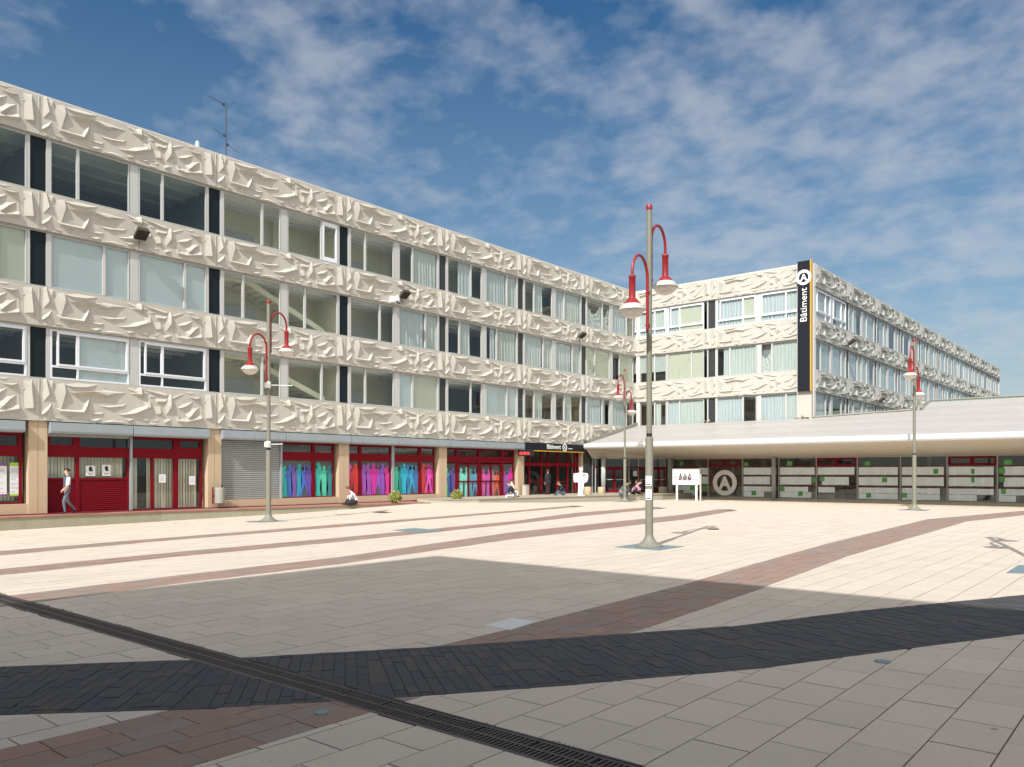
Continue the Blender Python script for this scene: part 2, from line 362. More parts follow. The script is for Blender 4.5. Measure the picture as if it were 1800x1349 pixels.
def near_seg(poly, p):
    best = None
    for a, b in zip(poly, poly[1:]):
        ax, ay = a; bx, by = b; dx, dy = bx-ax, by-ay; l2 = dx*dx+dy*dy
        t = max(0, min(1, ((p[0]-ax)*dx+(p[1]-ay)*dy)/l2)); qx, qy = ax+t*dx, ay+t*dy
        dd = (p[0]-qx)**2+(p[1]-qy)**2
        if best is None or dd < best[0]: best = (dd, a, b)
    return best
def side_of(a, b, p): return (b[0]-a[0])*(p[1]-a[1])-(b[1]-a[1])*(p[0]-a[0])
def clip(poly, a, b, sgn):
    outp = []; n = len(poly)
    for i in range(n):
        p, q = poly[i], poly[(i+1) % n]; dp, dq = sgn*side_of(a,b,p), sgn*side_of(a,b,q)
        if dp >= 0: outp.append(p)
        if dp*dq < 0:
            t = dp/(dp-dq); outp.append((p[0]+(q[0]-p[0])*t, p[1]+(q[1]-p[1])*t))
    return outp
def area(p):
    return 0.5*abs(sum(p[i][0]*p[(i+1)%len(p)][1]-p[(i+1)%len(p)][0]*p[i][1] for i in range(len(p))))
def inside_band(bd, p):
    _, a, b = near_seg(bd[0], p); _, c, d = near_seg(bd[1], p)
    return side_of(a,b,p) <= 0 <= side_of(c,d,p)
# make sure orientation: interior must be right of 'up' and left of 'lo'
fixed = []
for up, lo, k in bands:
    mid = ((up[1][0]+lo[1][0])/2, (up[1][1]+lo[1][1])/2)
    _, a, b = near_seg(up, mid)
    if side_of(a,b,mid) > 0: up = up[::-1]
    _, a, b = near_seg(lo, mid)
    if side_of(a,b,mid) < 0: lo = lo[::-1]
    fixed.append((up, lo, k))
bands = fixed
def minus_band(poly, bd):
    c = (sum(p[0] for p in poly)/len(poly), sum(p[1] for p in poly)/len(poly))
    du, a, b = near_seg(bd[0], c); dl, e, f = near_seg(bd[1], c)
    if math.sqrt(du)+math.sqrt(dl) > 2.6: return poly
    ins = [side_of(a,b,p) <= 0 <= side_of(e,f,p) for p in poly]
    if all(ins): return None
    if du < dl: return clip(poly, a, b, 1)
    return clip(poly, e, f, -1)
def keep_band(poly, bd):
    c = (sum(p[0] for p in poly)/len(poly), sum(p[1] for p in poly)/len(poly))
    _, a, b = near_seg(bd[0], c); poly = clip(poly, a, b, -1)
    if len(poly) < 3: return None
    _, e, f = near_seg(bd[1], c); poly = clip(poly, e, f, 1)
    return poly if len(poly) >= 3 else None
def minus_drain(poly):
    ys = [p[1] for p in poly]; cy = sum(ys)/len(ys)
    if max(ys) < DR0 or min(ys) > DR1: return poly
    if cy > (DR0+DR1)/2: return clip(poly, (1,DR1), (0,DR1), -1)
    return clip(poly, (1,DR0), (0,DR0), 1)
# lower walkway edge and terrace edge (plan)
WALK = [(-32.2,-6),(-32.1,16),(-31.4,23),(-30.75,30)]
TERR = [(-33.05,31.2),(-31.0,31.6),(-30.0,33.0),(-28.5,43.5),(-27.3,48.7),(-27.3,53.0)]
def shrink(poly, g):
    c = (sum(p[0] for p in poly)/len(poly), sum(p[1] for p in poly)/len(poly)); n = len(poly); outp = poly
    ccw = sum(poly[i][0]*poly[(i+1)%n][1]-poly[(i+1)%n][0]*poly[i][1] for i in range(n)) > 0
    for i in range(n):
        a, b = poly[i], poly[(i+1)%n]; dx, dy = b[0]-a[0], b[1]-a[1]; l = math.hypot(dx,dy)
        if l < 1e-6: continue
        nx, ny = (-dy/l, dx/l) if ccw else (dy/l, -dx/l)
        a2, b2 = (a[0]+nx*g, a[1]+ny*g), (b[0]+nx*g, b[1]+ny*g)
        outp = clip(outp, a2, b2, 1 if ccw else -1)
        if len(outp) < 3: return None
    return outp
class Pieces:
    def __init__(s): s.items = []
    def add(s, poly, g):
        if poly is None or len(poly) < 3 or area(poly) < 0.002: return
        p = shrink(poly, g)
        if p is None or area(p) < 0.0012: return
        s.items.append(p)
    def build(s, name, m, parent, plural, depth=0.03, jit=0.0015, top=300):
        def key(p):
            cx, cy = sum(q[0] for q in p)/len(p), sum(q[1] for q in p)/len(p)
            d = in_view(cx, cy, 0, 0); return -area(p)/d**3 if d else 0
        its = sorted(s.items, key=key); rest = MB()
        for i, p in enumerate(its):
            n = len(p); h = random.uniform(-jit, jit); tx, ty = random.uniform(-jit,jit)*.6, random.uniform(-jit,jit)*.6
            cx, cy = sum(q[0] for q in p)/n, sum(q[1] for q in p)/n
            if sum(p[k][0]*p[(k+1)%n][1]-p[(k+1)%n][0]*p[k][1] for k in range(n)) < 0: p = p[::-1]
            tv = [(q[0], q[1], gz(*q)+h+tx*(q[0]-cx)+ty*(q[1]-cy)) for q in p]; bv = [(v[0], v[1], v[2]-depth) for v in tv]
            fs = [tuple(range(n))] + [(k, n+k, n+(k+1)%n, (k+1)%n) for k in range(n)]
            if i < top and key(p) < 0:
                b = MB(); b.add(tv+bv, fs); obj(name, b.mesh(name, m), parent)
            else: rest.add(tv+bv, fs)
        if rest.v: obj(plural, rest.mesh(plural, m), parent, kind='stuff')

bed = MB(); xs = list(np.arange(-60, 30.1, 2.0)); ys = list(np.arange(-40, 140.1, 2.5))
hole = lambda a, b: False
idx = {}
for x in xs:
    for y in ys: idx[(x,y)] = len(bed.v); bed.v.append((x, y, gz(x,y)-0.012))
for i in range(len(xs)-1):
    for j in range(len(ys)-1):
        bed.f.append((idx[(xs[i],ys[j])], idx[(xs[i+1],ys[j])], idx[(xs[i+1],ys[j+1])], idx[(xs[i],ys[j+1])])); bed.m.append(0)
# leave the drain trench open: drop bed faces crossing it, refill either side
keep = []
for f in bed.f:
    yy = [bed.v[i][1] for i in f]
    if min(yy) < DR1 and max(yy) > DR0: continue
    keep.append(f)
ylo = max(y for y in ys if y <= DR0); yhi = min(y for y in ys if y >= DR1)
bed.f = keep; bed.m = [0]*len(keep)
for i in range(len(xs)-1):
    for a, b in ((ylo, DR0), (DR1, yhi)):
        bed.quad(*[(x, y, gz(x,y)-0.012) for x, y in ((xs[i],a),(xs[i+1],a),(xs[i+1],b),(xs[i],b))])
# far land to the horizon, just under the bed
R = 1500
for (a,b,c,d) in ((-R,-60,-R,R),(30,R,-R,R),(-60,30,-R,-40),(-60,30,140,R)):
    bed.quad((a,c,-0.05),(b,c,-0.05),(b,d,-0.05),(a,d,-0.05))
plaza = obj('plaza', bed.mesh('plaza', JOINT), kind='structure')

slabs = Pieces(); RW, SLn = 0.4175, 0.664
def walk_x(Y):
    pts = WALK
    for (xa,ya),(xb,yb) in zip(pts, pts[1:]):
        if ya <= Y <= yb: return xa+(xb-xa)*(Y-ya)/(yb-ya)
    return -33.0
def edge_x(Y):
    if Y < 30: return walk_x(Y)
    if Y < 31.4: return -32.9
    for (xa,ya),(xb,yb) in zip(TERR[1:], TERR[2:]):
        if ya <= Y <= yb: return xa+(xb-xa)*(Y-ya)/(yb-ya)
    return -33.0
PALE = [(-6.49,7.1),(-6.04,7.1),(-6.08,7.77),(-6.5,7.77)]
def s4_mid(Y):
    pts = [(-5.36,-9),(-5.38,3),(-5.65,11.7),(-6.35,21),(-7.0,34.5),(-5.5,43.7),(-3.0,56.5)]
    for (xa,ya),(xb,yb) in zip(pts, pts[1:]):
        if ya <= Y <= yb: return xa+(xb-xa)*(Y-ya)/(yb-ya)
    return -5.36
for k, sh in [(k, .03) for k in range(-78, 4)]+[(k, 0.0) for k in range(-20, 19)]:
    x0 = -1.335+k*RW
    off = (0.5 if k % 2 else 0.0)*SLn + random.choice((0, 0, 0.16))*SLn*0.3
    for j in range(-9, 82):
        y0, y1 = 0.02+off+j*SLn, 0.02+off+(j+1)*SLn
        if y1 > 52.9: y1 = 52.9
        if y1-y0 < 0.1: continue
        P = [(x0-sh*(y0-6), y0), (x0+RW-sh*(y0-6), y0), (x0+RW-sh*(y1-6), y1), (x0-sh*(y1-6), y1)]
        cx, cy = x0+RW/2-sh*((y0+y1)/2-6), (y0+y1)/2
        if cx < -33.2 or (cx > 4 and cy > 30): continue
        if (cx < s4_mid(cy)) != (sh > 0): continue
        ex = edge_x(cy)
        if cx+RW < ex: continue
        if cx-RW < ex and cy > -6:
            P = clip(P, (edge_x(cy-.5),cy-.5), (edge_x(cy+.5),cy+.5), -1)
            if len(P) < 3: continue
        P = minus_drain(P)
        if not P or len(P) < 3: continue
        ok = True
        for bd in bands:
            P = minus_band(P, bd)
            if P is None or len(P) < 3: ok = False; break
        if ok: slabs.add(P, 0.006)
slabs.build('slab', SLAB, plaza, 'slab_paving')
def band_pieces(bd, courses, plen, jitter, g, seed, columns=False):
    rr = random.Random(seed); up, lo, _ = bd; pcs = Pieces()
    U = up if up[0][1] < up[-1][1] else up[::-1]; Lo = lo if lo[0][1] < lo[-1][1] else lo[::-1]
    def along(poly):
        ls = [0]
        for a, b in zip(poly, poly[1:]): ls.append(ls[-1]+math.hypot(b[0]-a[0], b[1]-a[1]))
        return ls
    lu = along(U); ll = along(Lo); tot = lu[-1]
    def at(poly, ls, t):
        s_ = t*ls[-1]
        for i in range(len(poly)-1):
            if s_ <= ls[i+1] or i == len(poly)-2:
                q = (s_-ls[i])/(ls[i+1]-ls[i]); return (poly[i][0]+(poly[i+1][0]-poly[i][0])*q, poly[i][1]+(poly[i+1][1]-poly[i][1])*q)
    def foot(p):
        best = None
        for a, b in zip(Lo, Lo[1:]):
            dx, dy = b[0]-a[0], b[1]-a[1]; l2 = dx*dx+dy*dy; tq = max(0, min(1, ((p[0]-a[0])*dx+(p[1]-a[1])*dy)/l2)); q = (a[0]+tq*dx, a[1]+tq*dy); dd = (p[0]-q[0])**2+(p[1]-q[1])**2
            if best is None or dd < best[0]: best = (dd, q)
        return best[1]
    if columns:
        for k in range(int(tot/plen)):
            a, b = k*plen/tot, (k+1)*plen/tot; off = rr.choice((0, .5, .25))+rr.uniform(-.05,.05)
            pa, pb = at(U, lu, a), at(U, lu, b); qa, qb = foot(pa), foot(pb); mixp = lambda p, q, w_: (p[0]+(q[0]-p[0])*w_, p[1]+(q[1]-p[1])*w_)
            ws = sorted({0.0, 1.0, .06, .94}|{(c+off)/courses for c in range(courses) if .10 < (c+off)/courses < .90})
            for w0, w1 in zip(ws, ws[1:]):
                P = minus_drain([mixp(pa,qa,w0), mixp(pa,qa,w1), mixp(pb,qb,w1), mixp(pb,qb,w0)])
                if P and len(P) >= 3 and area(P) > .002:
                    q = shrink(P, g)
                    if q and area(q) > .0015: pcs.items.append(q)
        return pcs
    for c in range(courses):
        t = -rr.random()*plen*0.3 + (plen*0.5 if c % 2 else 0)
        if t > 0: t -= plen
        while t < tot:
            ln = plen*(1+rr.uniform(-jitter, jitter)); a = max(0, t)/tot; b = min(tot, t+ln)/tot; t += ln
            if b-a < 0.02/tot: continue
            w0, w1 = c/courses, (c+1)/courses
            def pt(tt, ww):
                p = at(U, lu, tt); q = foot(p); return (p[0]+(q[0]-p[0])*ww, p[1]+(q[1]-p[1])*ww)
            P = [pt(a,w0), pt(a,w1), pt(b,w1), pt(b,w0)]
            if bd[2] == 'red' and bd is not bands[4]:
                if bd is bands[3]:
                    P = minus_band(P, bands[4])
            if P is None or len(P) < 3: continue
            P = minus_drain(P)
            if P and len(P) >= 3 and min(p[1] for p in P) < 52.8:
                if all(p[0] > edge_x(p[1])+0.02 for p in P): pcs.items.append(shrink(P, g)) if shrink(P, g) else None
    pcs.items = [p for p in pcs.items if area(p) > 0.0015]
    return pcs
dk = band_pieces(bands[4], 6, 0.105, 0.06, 0.0028, 3, True); dk.build('brick', BRICKD, plaza, 'dark_brick_paving', jit=0.003)
rp = Pieces()
rp.items = band_pieces(bands[3], 5, 0.44, 0.12, 0.0035, 4).items
for i in range(3): rp.items += band_pieces(bands[i], 4, 0.46, 0.12, 0.0035, 5+i).items
rp.build('paver', PAVR, plaza, 'red_brown_paving', jit=0.002)

# drain channel
dr = thing('drain_channel', 'long slotted cast-iron drain channel crossing the shaded paving', 'drain', (0, 0, 0))
b = MB(); b.box(-32.0, 8, DR0+.012, DR1-.012, -0.16, -0.15); b.box(-32.0, 8, DR0, DR0+.011, -0.16, -0.002); b.box(-32.0, 8, DR1-.011, DR1, -0.16, -0.002)
obj('channel', b.mesh('channel', [IRON]), dr)
b = MB(); gl = 0.498; wy0, wy1 = DR0+.014, DR1-.014; tz = -0.004
b.box(0, gl, wy0, wy0+.034, -0.03, tz); b.box(0, gl, wy1-.034, wy1, -0.03, tz); cy = (wy0+wy1)/2; b.box(0, gl, cy-.014, cy+.014, -0.03, tz)
b.box(0, .012, wy0+.034, cy-.014, -0.03, tz-.001); b.box(0, .012, cy+.014, wy1-.034, -0.03, tz-.001)
for k in range(1, 13):
    x = k*gl/12.5
    b.box(x-.0085, x+.0085, wy0+.034, cy-.014, -0.03, tz-.001); b.box(x-.0085+.018, x+.0085+.018, cy+.014, wy1-.034, -0.03, tz-.001)
gm = b.mesh('grate', IRON)
for k in range(78): obj('grate', gm, dr, (-31.9+k*0.5, 0, random.uniform(-.002,.001)))
b = MB()
for _ in range(620):
    x = random.choice((random.uniform(-16,-9), random.uniform(-12,-2))); y = random.choice((DR0-.008, DR1+.006, DR1+.008))+random.gauss(0,.006)
    if (math.sin(x*3.1)+math.sin(x*7.7+1)) < 0.55: continue
    for q in range(3):
        a = random.random()*6.28; h = random.uniform(.004,.016); ww = .004
        b.add([(x-ww*math.sin(a),y+ww*math.cos(a),-.003),(x+ww*math.sin(a),y-ww*math.cos(a),-.003),(x+math.cos(a)*h*.6,y+math.sin(a)*h*.6,h)], [(0,1,2)])
o = obj('weeds', b.mesh('weeds', mat('weed_green', (0.14,0.16,0.05), 0.8, isl=.3)), kind='stuff')

def flat_disc(px, py, r, label, name='ground_cap'):
    X, Y = ground(px, py); b = MB(); b.lathe([(r, 0), (r, .006), (r*.93, .010), (0.001, .012)], seg=24)
    tag(obj(name, smooth_by_angle(b.mesh(name, STEELP)), None, (X, Y, gz(X,Y)+.002)), label, 'ground cap')
flat_disc(565, 1254, .055, 'small round steel cap set in the reddish pavers beside the drain')
flat_disc(1551, 1164, .075, 'small round steel cap on the pale slabs below the dark brick band')
def cover(pts, label, m, name='access_cover', lift=.006):
    P = [ground(*p) for p in pts]; cx, cy = sum(p[0] for p in P)/4, sum(p[1] for p in P)/4
    b = MB(); b.prism([(p[0]-cx, p[1]-cy, gz(*p)) for p in P][::-1], (0,0,lift))
    q = [(cx+(p[0]-cx)*.93, cy+(p[1]-cy)*.93) for p in P]
    b2 = MB(); b2.prism([(p[0]-cx, p[1]-cy, gz(*p)+lift) for p in q][::-1], (0,0,.004))
    t = thing(name, label, 'cover', (cx, cy, 0)); obj('frame', b.mesh('frame', m), t); obj('lid', b2.mesh('lid', m), t)
cover([(690,932.5),(742,937.5),(782,933),(728,928.8)], 'blue-grey steel cover plate let into a reddish stripe', STEELP)
cover([(1768,1008),(1840,1010),(1850,996),(1790,994)], 'blue-grey steel cover plate by the right edge of the plaza', STEELP)
cover([(850,1100),(897,1108),(945,1093),(900,1087)], 'pale smooth slab cover beside the reddish paver band', mat('pale_new_slab', (.60,.62,.60), .8, var=.05), lift=.003)
cover([(1243,931.5),(1262,932),(1264,930.6),(1246,930.2)], 'small dark gully cover near the end of the lamp shadow', IRON)
cover([(653,901.5),(676,902.5),(690,901),(668,900)], 'small dark gully cover on the slabs below the seated white shirt', IRON)

# ------------------------------------------------------------------ walkway and terrace
wk = MB(); zt = 0.26
P = WALK+[(-33.4,30.9),(-33.4,-6)]
wk.prism([(p[0], p[1], -0.6) for p in P], (0,0,zt+0.6-0.05))
walkway = obj('walkway', wk.mesh('walkway', WALLG), kind='structure')
def edge_tiles(parent, line, z0, z1, inw, step, m):
    for (xa,ya),(xb,yb) in zip(line, line[1:]):
        L = math.hypot(xb-xa, yb-ya); n = max(1, int(L/step)); ux, uy = (xb-xa)/L, (yb-ya)/L; nx, ny = -uy, ux
        for k in range(n):
            a, c = k*L/n+.004, (k+1)*L/n-.004
            q = [(xa+ux*a-nx*.03, ya+uy*a-ny*.03), (xa+ux*c-nx*.03, ya+uy*c-ny*.03), (xa+ux*c+nx*inw, ya+uy*c+ny*inw), (xa+ux*a+nx*inw, ya+uy*a+ny*inw)]
            if q[0][1] < 3 and parent is walkway: continue
            bb = MB(); bb.prism([(p[0],p[1],z0) for p in q], (0,0,z1-z0)); obj('edge_tile', bb.mesh('edge_tile', m), parent)
edge_tiles(walkway, WALK, zt-.05, zt, 0.33, 0.40, TILE)
b = MB(); P2 = [(x-.335, y) for x, y in WALK]; b.prism([(p[0],p[1],zt-.05) for p in P2+[(-33.4,30.9),(-33.4,-6)]], (0,0,.048))
obj('walkway_paving', b.mesh('walkway_paving', TILE), walkway)
tr = MB(); TP = TERR
tr.prism([(p[0],p[1],-0.3) for p in TP], (0,0,.3+.36))
terrace = obj('terrace', tr.mesh('terrace', mat('terrace_concrete', (.36,.34,.27), .85, var=.10, vscale=1.2, bump=.2)), kind='structure')
b = MB(); b.prism([(p[0],p[1],.36) for p in [(-33.05,31.2),(-30.98,31.55),(-29.96,32.98),(-28.46,43.5),(-27.26,48.7),(-27.26,53.0),(-33.05,53.0)]], (0,0,.04))
obj('terrace_paving', b.mesh('terrace_paving', mat('terrace_top', (.34,.30,.23), .8, var=.1)), terrace)

# ------------------------------------------------------------------ relief panel
ORG = (0, 480)
def pc(cx, cy):
    x, y = ORG[0]+cx/4, ORG[1]+cy/4; Y, d = on_left(x); return ((Y-YS), (zat(y, d)-7.41)/(8.87-7.41)*1.46)
UP, LF = 0, 1
shapes = [
 (LF,.62,[(292,100),(318,108),(336,205),(292,258)]), (UP,.8,[(292,305),(365,256),(332,302),(296,328)]),
 (LF,.42,[(372,140),(450,132),(450,205),(424,305),(398,303),(376,205)]),
 (UP,.8,[(375,292),(420,290),(500,318),(570,325),(592,278),(634,226),(602,300),(578,342),(500,342),(420,320)]),
 (UP,.8,[(588,340),(650,346),(740,351),(700,365),(600,352)]),
 (UP,.75,[(478,205),(515,160),(640,170),(720,198),(752,214),(880,224),(905,246),(800,240),(742,246),(650,214),(520,210)]),
 (UP,.6,[(505,132),(640,148),(700,160),(640,158)]), (UP,.8,[(690,166),(770,168),(862,192),(900,196),(880,204),(790,186)]),
 (LF,.5,[(905,250),(960,215),(985,228),(985,262),(940,262)]),
 (UP,.8,[(672,308),(740,290),(770,312),(868,310),(890,278),(902,300),(860,326),(760,326)]),
 (UP,.8,[(803,376),(820,352),(880,370),(932,350),(1010,335),(1052,298),(1022,356),(940,380),(860,382)]),
 (UP,.8,[(985,226),(1060,226),(1160,268),(1188,284),(1150,284),(1060,252)]), (UP,.5,[(1030,262),(1090,268),(1120,290),(1050,284)]),
 (LF,.5,[(1072,345),(1120,345),(1120,396),(1076,402)]), (LF,.6,[(1140,335),(1190,268),(1196,300),(1190,362),(1156,420),(1150,380)]),
 (UP,.7,[(1192,302),(1215,284),(1335,254),(1262,292),(1200,310)]), (UP,.8,[(1238,366),(1282,345),(1358,336),(1302,366),(1256,374)]),
 (UP,.7,[(1312,308),(1345,298),(1405,286),(1412,318),(1372,324)]), 
 (UP,.8,[(1212,396),(1258,440),(1330,445),(1412,428),(1408,456),(1300,467),(1250,456)]),
 (UP,.8,[(1296,418),(1340,380),(1404,376),(1362,402),(1322,438)]), (LF,.4,[(1212,392),(1240,380),(1252,432),(1240,452)]),
 (LF,.55,[(1424,300),(1476,298),(1470,342),(1478,456),(1432,458),(1434,352)]), (UP,.7,[(1424,338),(1450,336),(1494,352),(1430,348)]),
 (LF,.4,[(1366,325),(1410,322),(1412,430),(1400,430),(1392,360)]),
 (UP,.8,[(962,426),(1000,416),(1060,424),(1020,434)]), (UP,.8,[(1040,436),(1124,428),(1096,442)]),
 (UP,.7,[(340,346),(398,342),(448,372),(402,366)]), (UP,.7,[(508,378),(552,374),(586,392)]),
 (UP,.75,[(700,416),(736,368),(752,396),(806,405),(916,440),(762,420)]), (UP,.5,[(1140,430),(1185,400),(1210,440),(1160,455)]),
 (LF,.5,[(1500,290),(1518,285),(1518,520),(1508,518)]), (UP,.5,[(1478,395),(1512,398),(1510,404)]), (UP,.5,[(1420,290),(1490,295),(1450,305)]),
 (UP,.5,[(1180,360),(1215,330),(1235,350),(1200,380)]),
 (UP,.8,[(640,178),(720,205),(800,236),(870,233),(760,229),(690,204)]), (UP,.8,[(430,146),(520,138),(620,158),(700,172),(600,182),(500,170)]),
 (UP,.7,[(890,192),(960,226),(1010,240),(1060,264),(960,254),(900,220)]), (LF,.6,[(1000,302),(1050,298),(1046,350),(1010,372)]),
 (UP,.7,[(1085,292),(1140,300),(1190,294),(1150,324),(1100,318)]), (UP,.6,[(1260,266),(1330,264),(1400,274),(1330,288)]),
 (UP,.7,[(600,384),(680,374),(724,392),(660,406)]), (UP,.7,[(860,402),(930,392),(962,412),(900,424)]),
 (UP,.7,[(1010,442),(1080,452),(1134,464),(1060,472)]), (UP,.7,[(452,334),(520,338),(560,352),(480,356)]),
 (LF,.55,[(1482,300),(1502,296),(1504,378),(1486,370)]), (UP,.7,[(300,350),(336,362),(360,378),(310,376)]), (LF,.5,[(328,110),(364,130),(372,200),(340,190)]),
]
PW, PH, NX, NZ = LB-0.012, 1.46, 90, 20
from mathutils import noise as mn
def facet_data():
    """each fold: a polygon that lifts away from the wall towards its lower (or right) edge, with a short return below"""
    V, F = [], []
    for kind, slope, pts in shapes:
        P = [Vector(pc(*p)) for p in pts]; n = len(P)
        P = [Vector((min(PW-.02, max(.02, p.x)), min(PH-.035, max(.035, p.y)))) for p in P]
        ar = sum(P[k].x*P[(k+1)%n].y-P[(k+1)%n].x*P[k].y for k in range(n))
        if ar < 0: P = P[::-1]
        def span(q):
            c = q.x if kind == UP else q.y; lo, hi = 9, -9
            for k in range(n):
                a, b = P[k], P[(k+1)%n]; a0, b0 = (a.x, b.x) if kind == UP else (a.y, b.y); a1, b1 = (a.y, b.y) if kind == UP else (a.x, b.x)
                if abs(b0-a0) < 1e-9:
                    if abs(c-a0) < 1e-6: lo, hi = min(lo, a1, b1), max(hi, a1, b1)
                    continue
                t = (c-a0)/(b0-a0)
                if -1e-6 <= t <= 1+1e-6: v = a1+t*(b1-a1); lo, hi = min(lo, v), max(hi, v)
            return lo, hi
        H = []
        for q in P:
            lo, hi = span(q); h = (hi-q.y) if kind == UP else (q.x-lo); H.append(-.012+min(.14, h*slope*SLOPE))
        o = len(V); V += [(P[k].x, P[k].y, H[k]) for k in range(n)]
        from mathutils.geometry import tessellate_polygon
        for tri in tessellate_polygon([[Vector((p.x, p.y, 0)) for p in P]]): F.append(tuple(o+k for k in tri))
        nr = []
        for k in range(n):
            d = P[(k+1)%n]-P[k]; l = d.length or 1; nr.append(Vector((d.y/l, -d.x/l)))
        for k in range(n):
            k2 = (k+1) % n
            if max(H[k], H[k2]) < .004: continue
            a = P[k]+nr[k]*max(0, H[k])*1.3; b = P[k2]+nr[k]*max(0, H[k2])*1.3; q = len(V)
            V += [(P[k].x, P[k].y, H[k]), (P[k2].x, P[k2].y, H[k2]), (b.x, b.y, -.02), (a.x, a.y, -.02)]; F.append((q, q+1, q+2, q+3))
            if H[k2] > .004:
                c = P[k2]+nr[k2]*H[k2]*1.3; q = len(V); V += [(P[k2].x, P[k2].y, H[k2]), (b.x, b.y, -.02), (c.x, c.y, -.02)]; F.append((q, q+2, q+1))
    return V, F
SLOPE = 0.78
FV, FF = facet_data()
def relief_mesh(h):
    b = MB(); sc = h/PH; W = NZ+1
    def und(u, v):
        e = min(1, u/.08, (PW-u)/.08, v/.10, (PH-v)/.10); return max(0, e)*(mn.noise((u*1.1, v*1.5, 3.3))*.020+mn.noise((u*2.6, v*2.8, 8.1))*.007)
    b.v = [(PW*i/NX+.006, -.06-und(PW*i/NX, PH*j/NZ), PH*j/NZ*sc) for i in range(NX+1) for j in range(W)]
    b.f = [(i*W+j, (i+1)*W+j, (i+1)*W+j+1, i*W+j+1) for i in range(NX) for j in range(NZ)]; b.m = [0]*len(b.f); nb = len(b.f)
    b.add([(u+.006, -.06-hh-und(u, v), v*sc) for u, v, hh in FV], FF)
    me = b.mesh('relief_panel', CONC)
    for k, p in enumerate(me.polygons): p.use_smooth = k < nb
    b2 = MB(); b2.box(.006, PW+.006, -.058, .10, 0, h)
    bm = bmesh.new(); bm.from_mesh(me); me2 = b2.mesh('x', CONC); bm.from_mesh(me2); bm.to_mesh(me); bm.free(); bpy.data.meshes.remove(me2)
    return me

# ------------------------------------------------------------------ the L-shaped building
bld = thing('school_building', 'long cream school building with crumpled-relief concrete bands and ribbon windows', 'building', (XL, YS, 0))
RL = Vector((XL, YS, 0))
def put(name, me, org, rz, s_=0.0, z=0.0, parent=None, o=0.0):
    """place a facade-frame mesh: local x along the wall, local -y outward"""
    if parent is not None and parent is not bld:
        return obj(name, me, parent, (s_, -o, z))
    wx = org[0]+math.cos(rz)*s_-math.sin(rz)*(-o); wy = org[1]+math.sin(rz)*s_+math.cos(rz)*(-o)
    return obj(name, me, bld, Vector((wx, wy, z))-RL, rz)
LEFT = ((XL, YS), PI/2); MIDF = ((XL, YM), 0.0); RIGHT = ((XR, YM), PI/2)
BANDS = [(14.60, 16.09), (11.03, 12.45), (7.41, 8.87), (3.81, 5.40)]
REL = [relief_mesh(b_-a_) for a_, b_ in BANDS]
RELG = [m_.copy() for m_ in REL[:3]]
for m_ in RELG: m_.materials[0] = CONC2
WIN = [(12.45, 14.60), (8.87, 11.03), (5.40, 7.41)]
cb = MB(); cb.fbox(0, LB-.003, -0.30, 0.03, 0, 0.05); COPM = cb.mesh('coping', COPE)
sb = MB(); sb.fbox(0, LB-.003, -0.22, 0.06, 0, 0.045); SILM = sb.mesh('sill', ALUD)
hb = MB(); hb.fbox(0, LB-.003, -0.22, -0.02, -0.06, 0); HEADM = hb.mesh('window_head', ALUD)
# shared window pieces
_c = {}
def cached(key, fn):
    if key not in _c: _c[key] = fn()
    return _c[key]
UW = 0.417*LB                           # unit width
def frame_mesh(h, split, style):
    def f():
        b = MB(); t = 0.045 if style != 'white' else 0.07; W = UW
        b.fbox(0, t, -.14, -.05, 0, h); b.fbox(W-t, W, -.14, -.05, 0, h); b.fbox(t, W-t, -.14, -.05, 0, t); b.fbox(t, W-t, -.14, -.05, h-t, h)
        ms = W*split; z0 = t
        if style == 'white':
            z0 = 0.52; b.fbox(t, W-t, -.13, -.04, .44, .52)
            b.fbox(ms-.03, ms+.03, -.135, -.045, t, .44)
        b.fbox(ms-.055, ms+.055, -.135, -.04, z0, h-t)
        if style == 'white':
            b.fbox(t+.17, t+.24, -.10, -.02, .52, h-t-.001); b.fbox(t+.24, W-t, -.10, -.02, h-t-.08, h-t-.001); b.fbox(t+.24, W-t, -.10, -.02, .521, .59); b.fbox(W-t-.07, W-t, -.10, -.021, .59, h-t-.08)
        return b.mesh('window', ALUW if style == 'white' else ALU)
    return cached(('fr', round(h,2), split, style), f)
def pane_mesh(w_, h, m):
    def f():
        b = MB(); b.quad((0,.105,0),(w_,.105,0),(w_,.105,h),(0,.105,h)); return b.mesh('pane', m)
    return cached(('pa', round(w_,3), round(h,2), m.name), f)
def curtain_mesh(w_, h, m, var):
    def f():
        r = random.Random(var); n = max(8, int(w_/0.035)); b = MB(); vs = []; ph = r.random()*6
        for i in range(n+1):
            x = w_*i/n; o = 0.042*math.sin(x*27+ph+1.4*math.sin(x*5+ph))+0.02*math.sin(x*61)
            for k, z in enumerate((0, h*.5, h)): vs.append((x+(0.02*math.sin(x*9+ph) if k == 0 else 0), .175+o*(1.2-0.35*k), z))
        fs = [(i*3+k, (i+1)*3+k, (i+1)*3+k+1, i*3+k+1) for i in range(n) for k in range(2)]
        b.add(vs, fs); return b.mesh('curtain', m, True)
    return cached(('cu', round(w_,3), round(h,2), m.name, var), f)
def drape_mesh(w_, h, m):
    def f():
        b = MB(); n, k = 24, 10; vs = []
        for i in range(n+1):
            u = i/n; top = h*(1-1.25*u*(1-u)*2.0*.8)
            for j in range(k+1):
                z = top*j/k; vs.append((w_*u, .19+.03*math.sin(u*30+j*.9)+.02*math.sin(j*2+u*9), z))
        b.add(vs, [(i*(k+1)+j, (i+1)*(k+1)+j, (i+1)*(k+1)+j+1, i*(k+1)+j+1) for i in range(n) for j in range(k)]); return b.mesh('curtain', m, True)
    return cached(('dr', round(w_,3), round(h,2)), f)
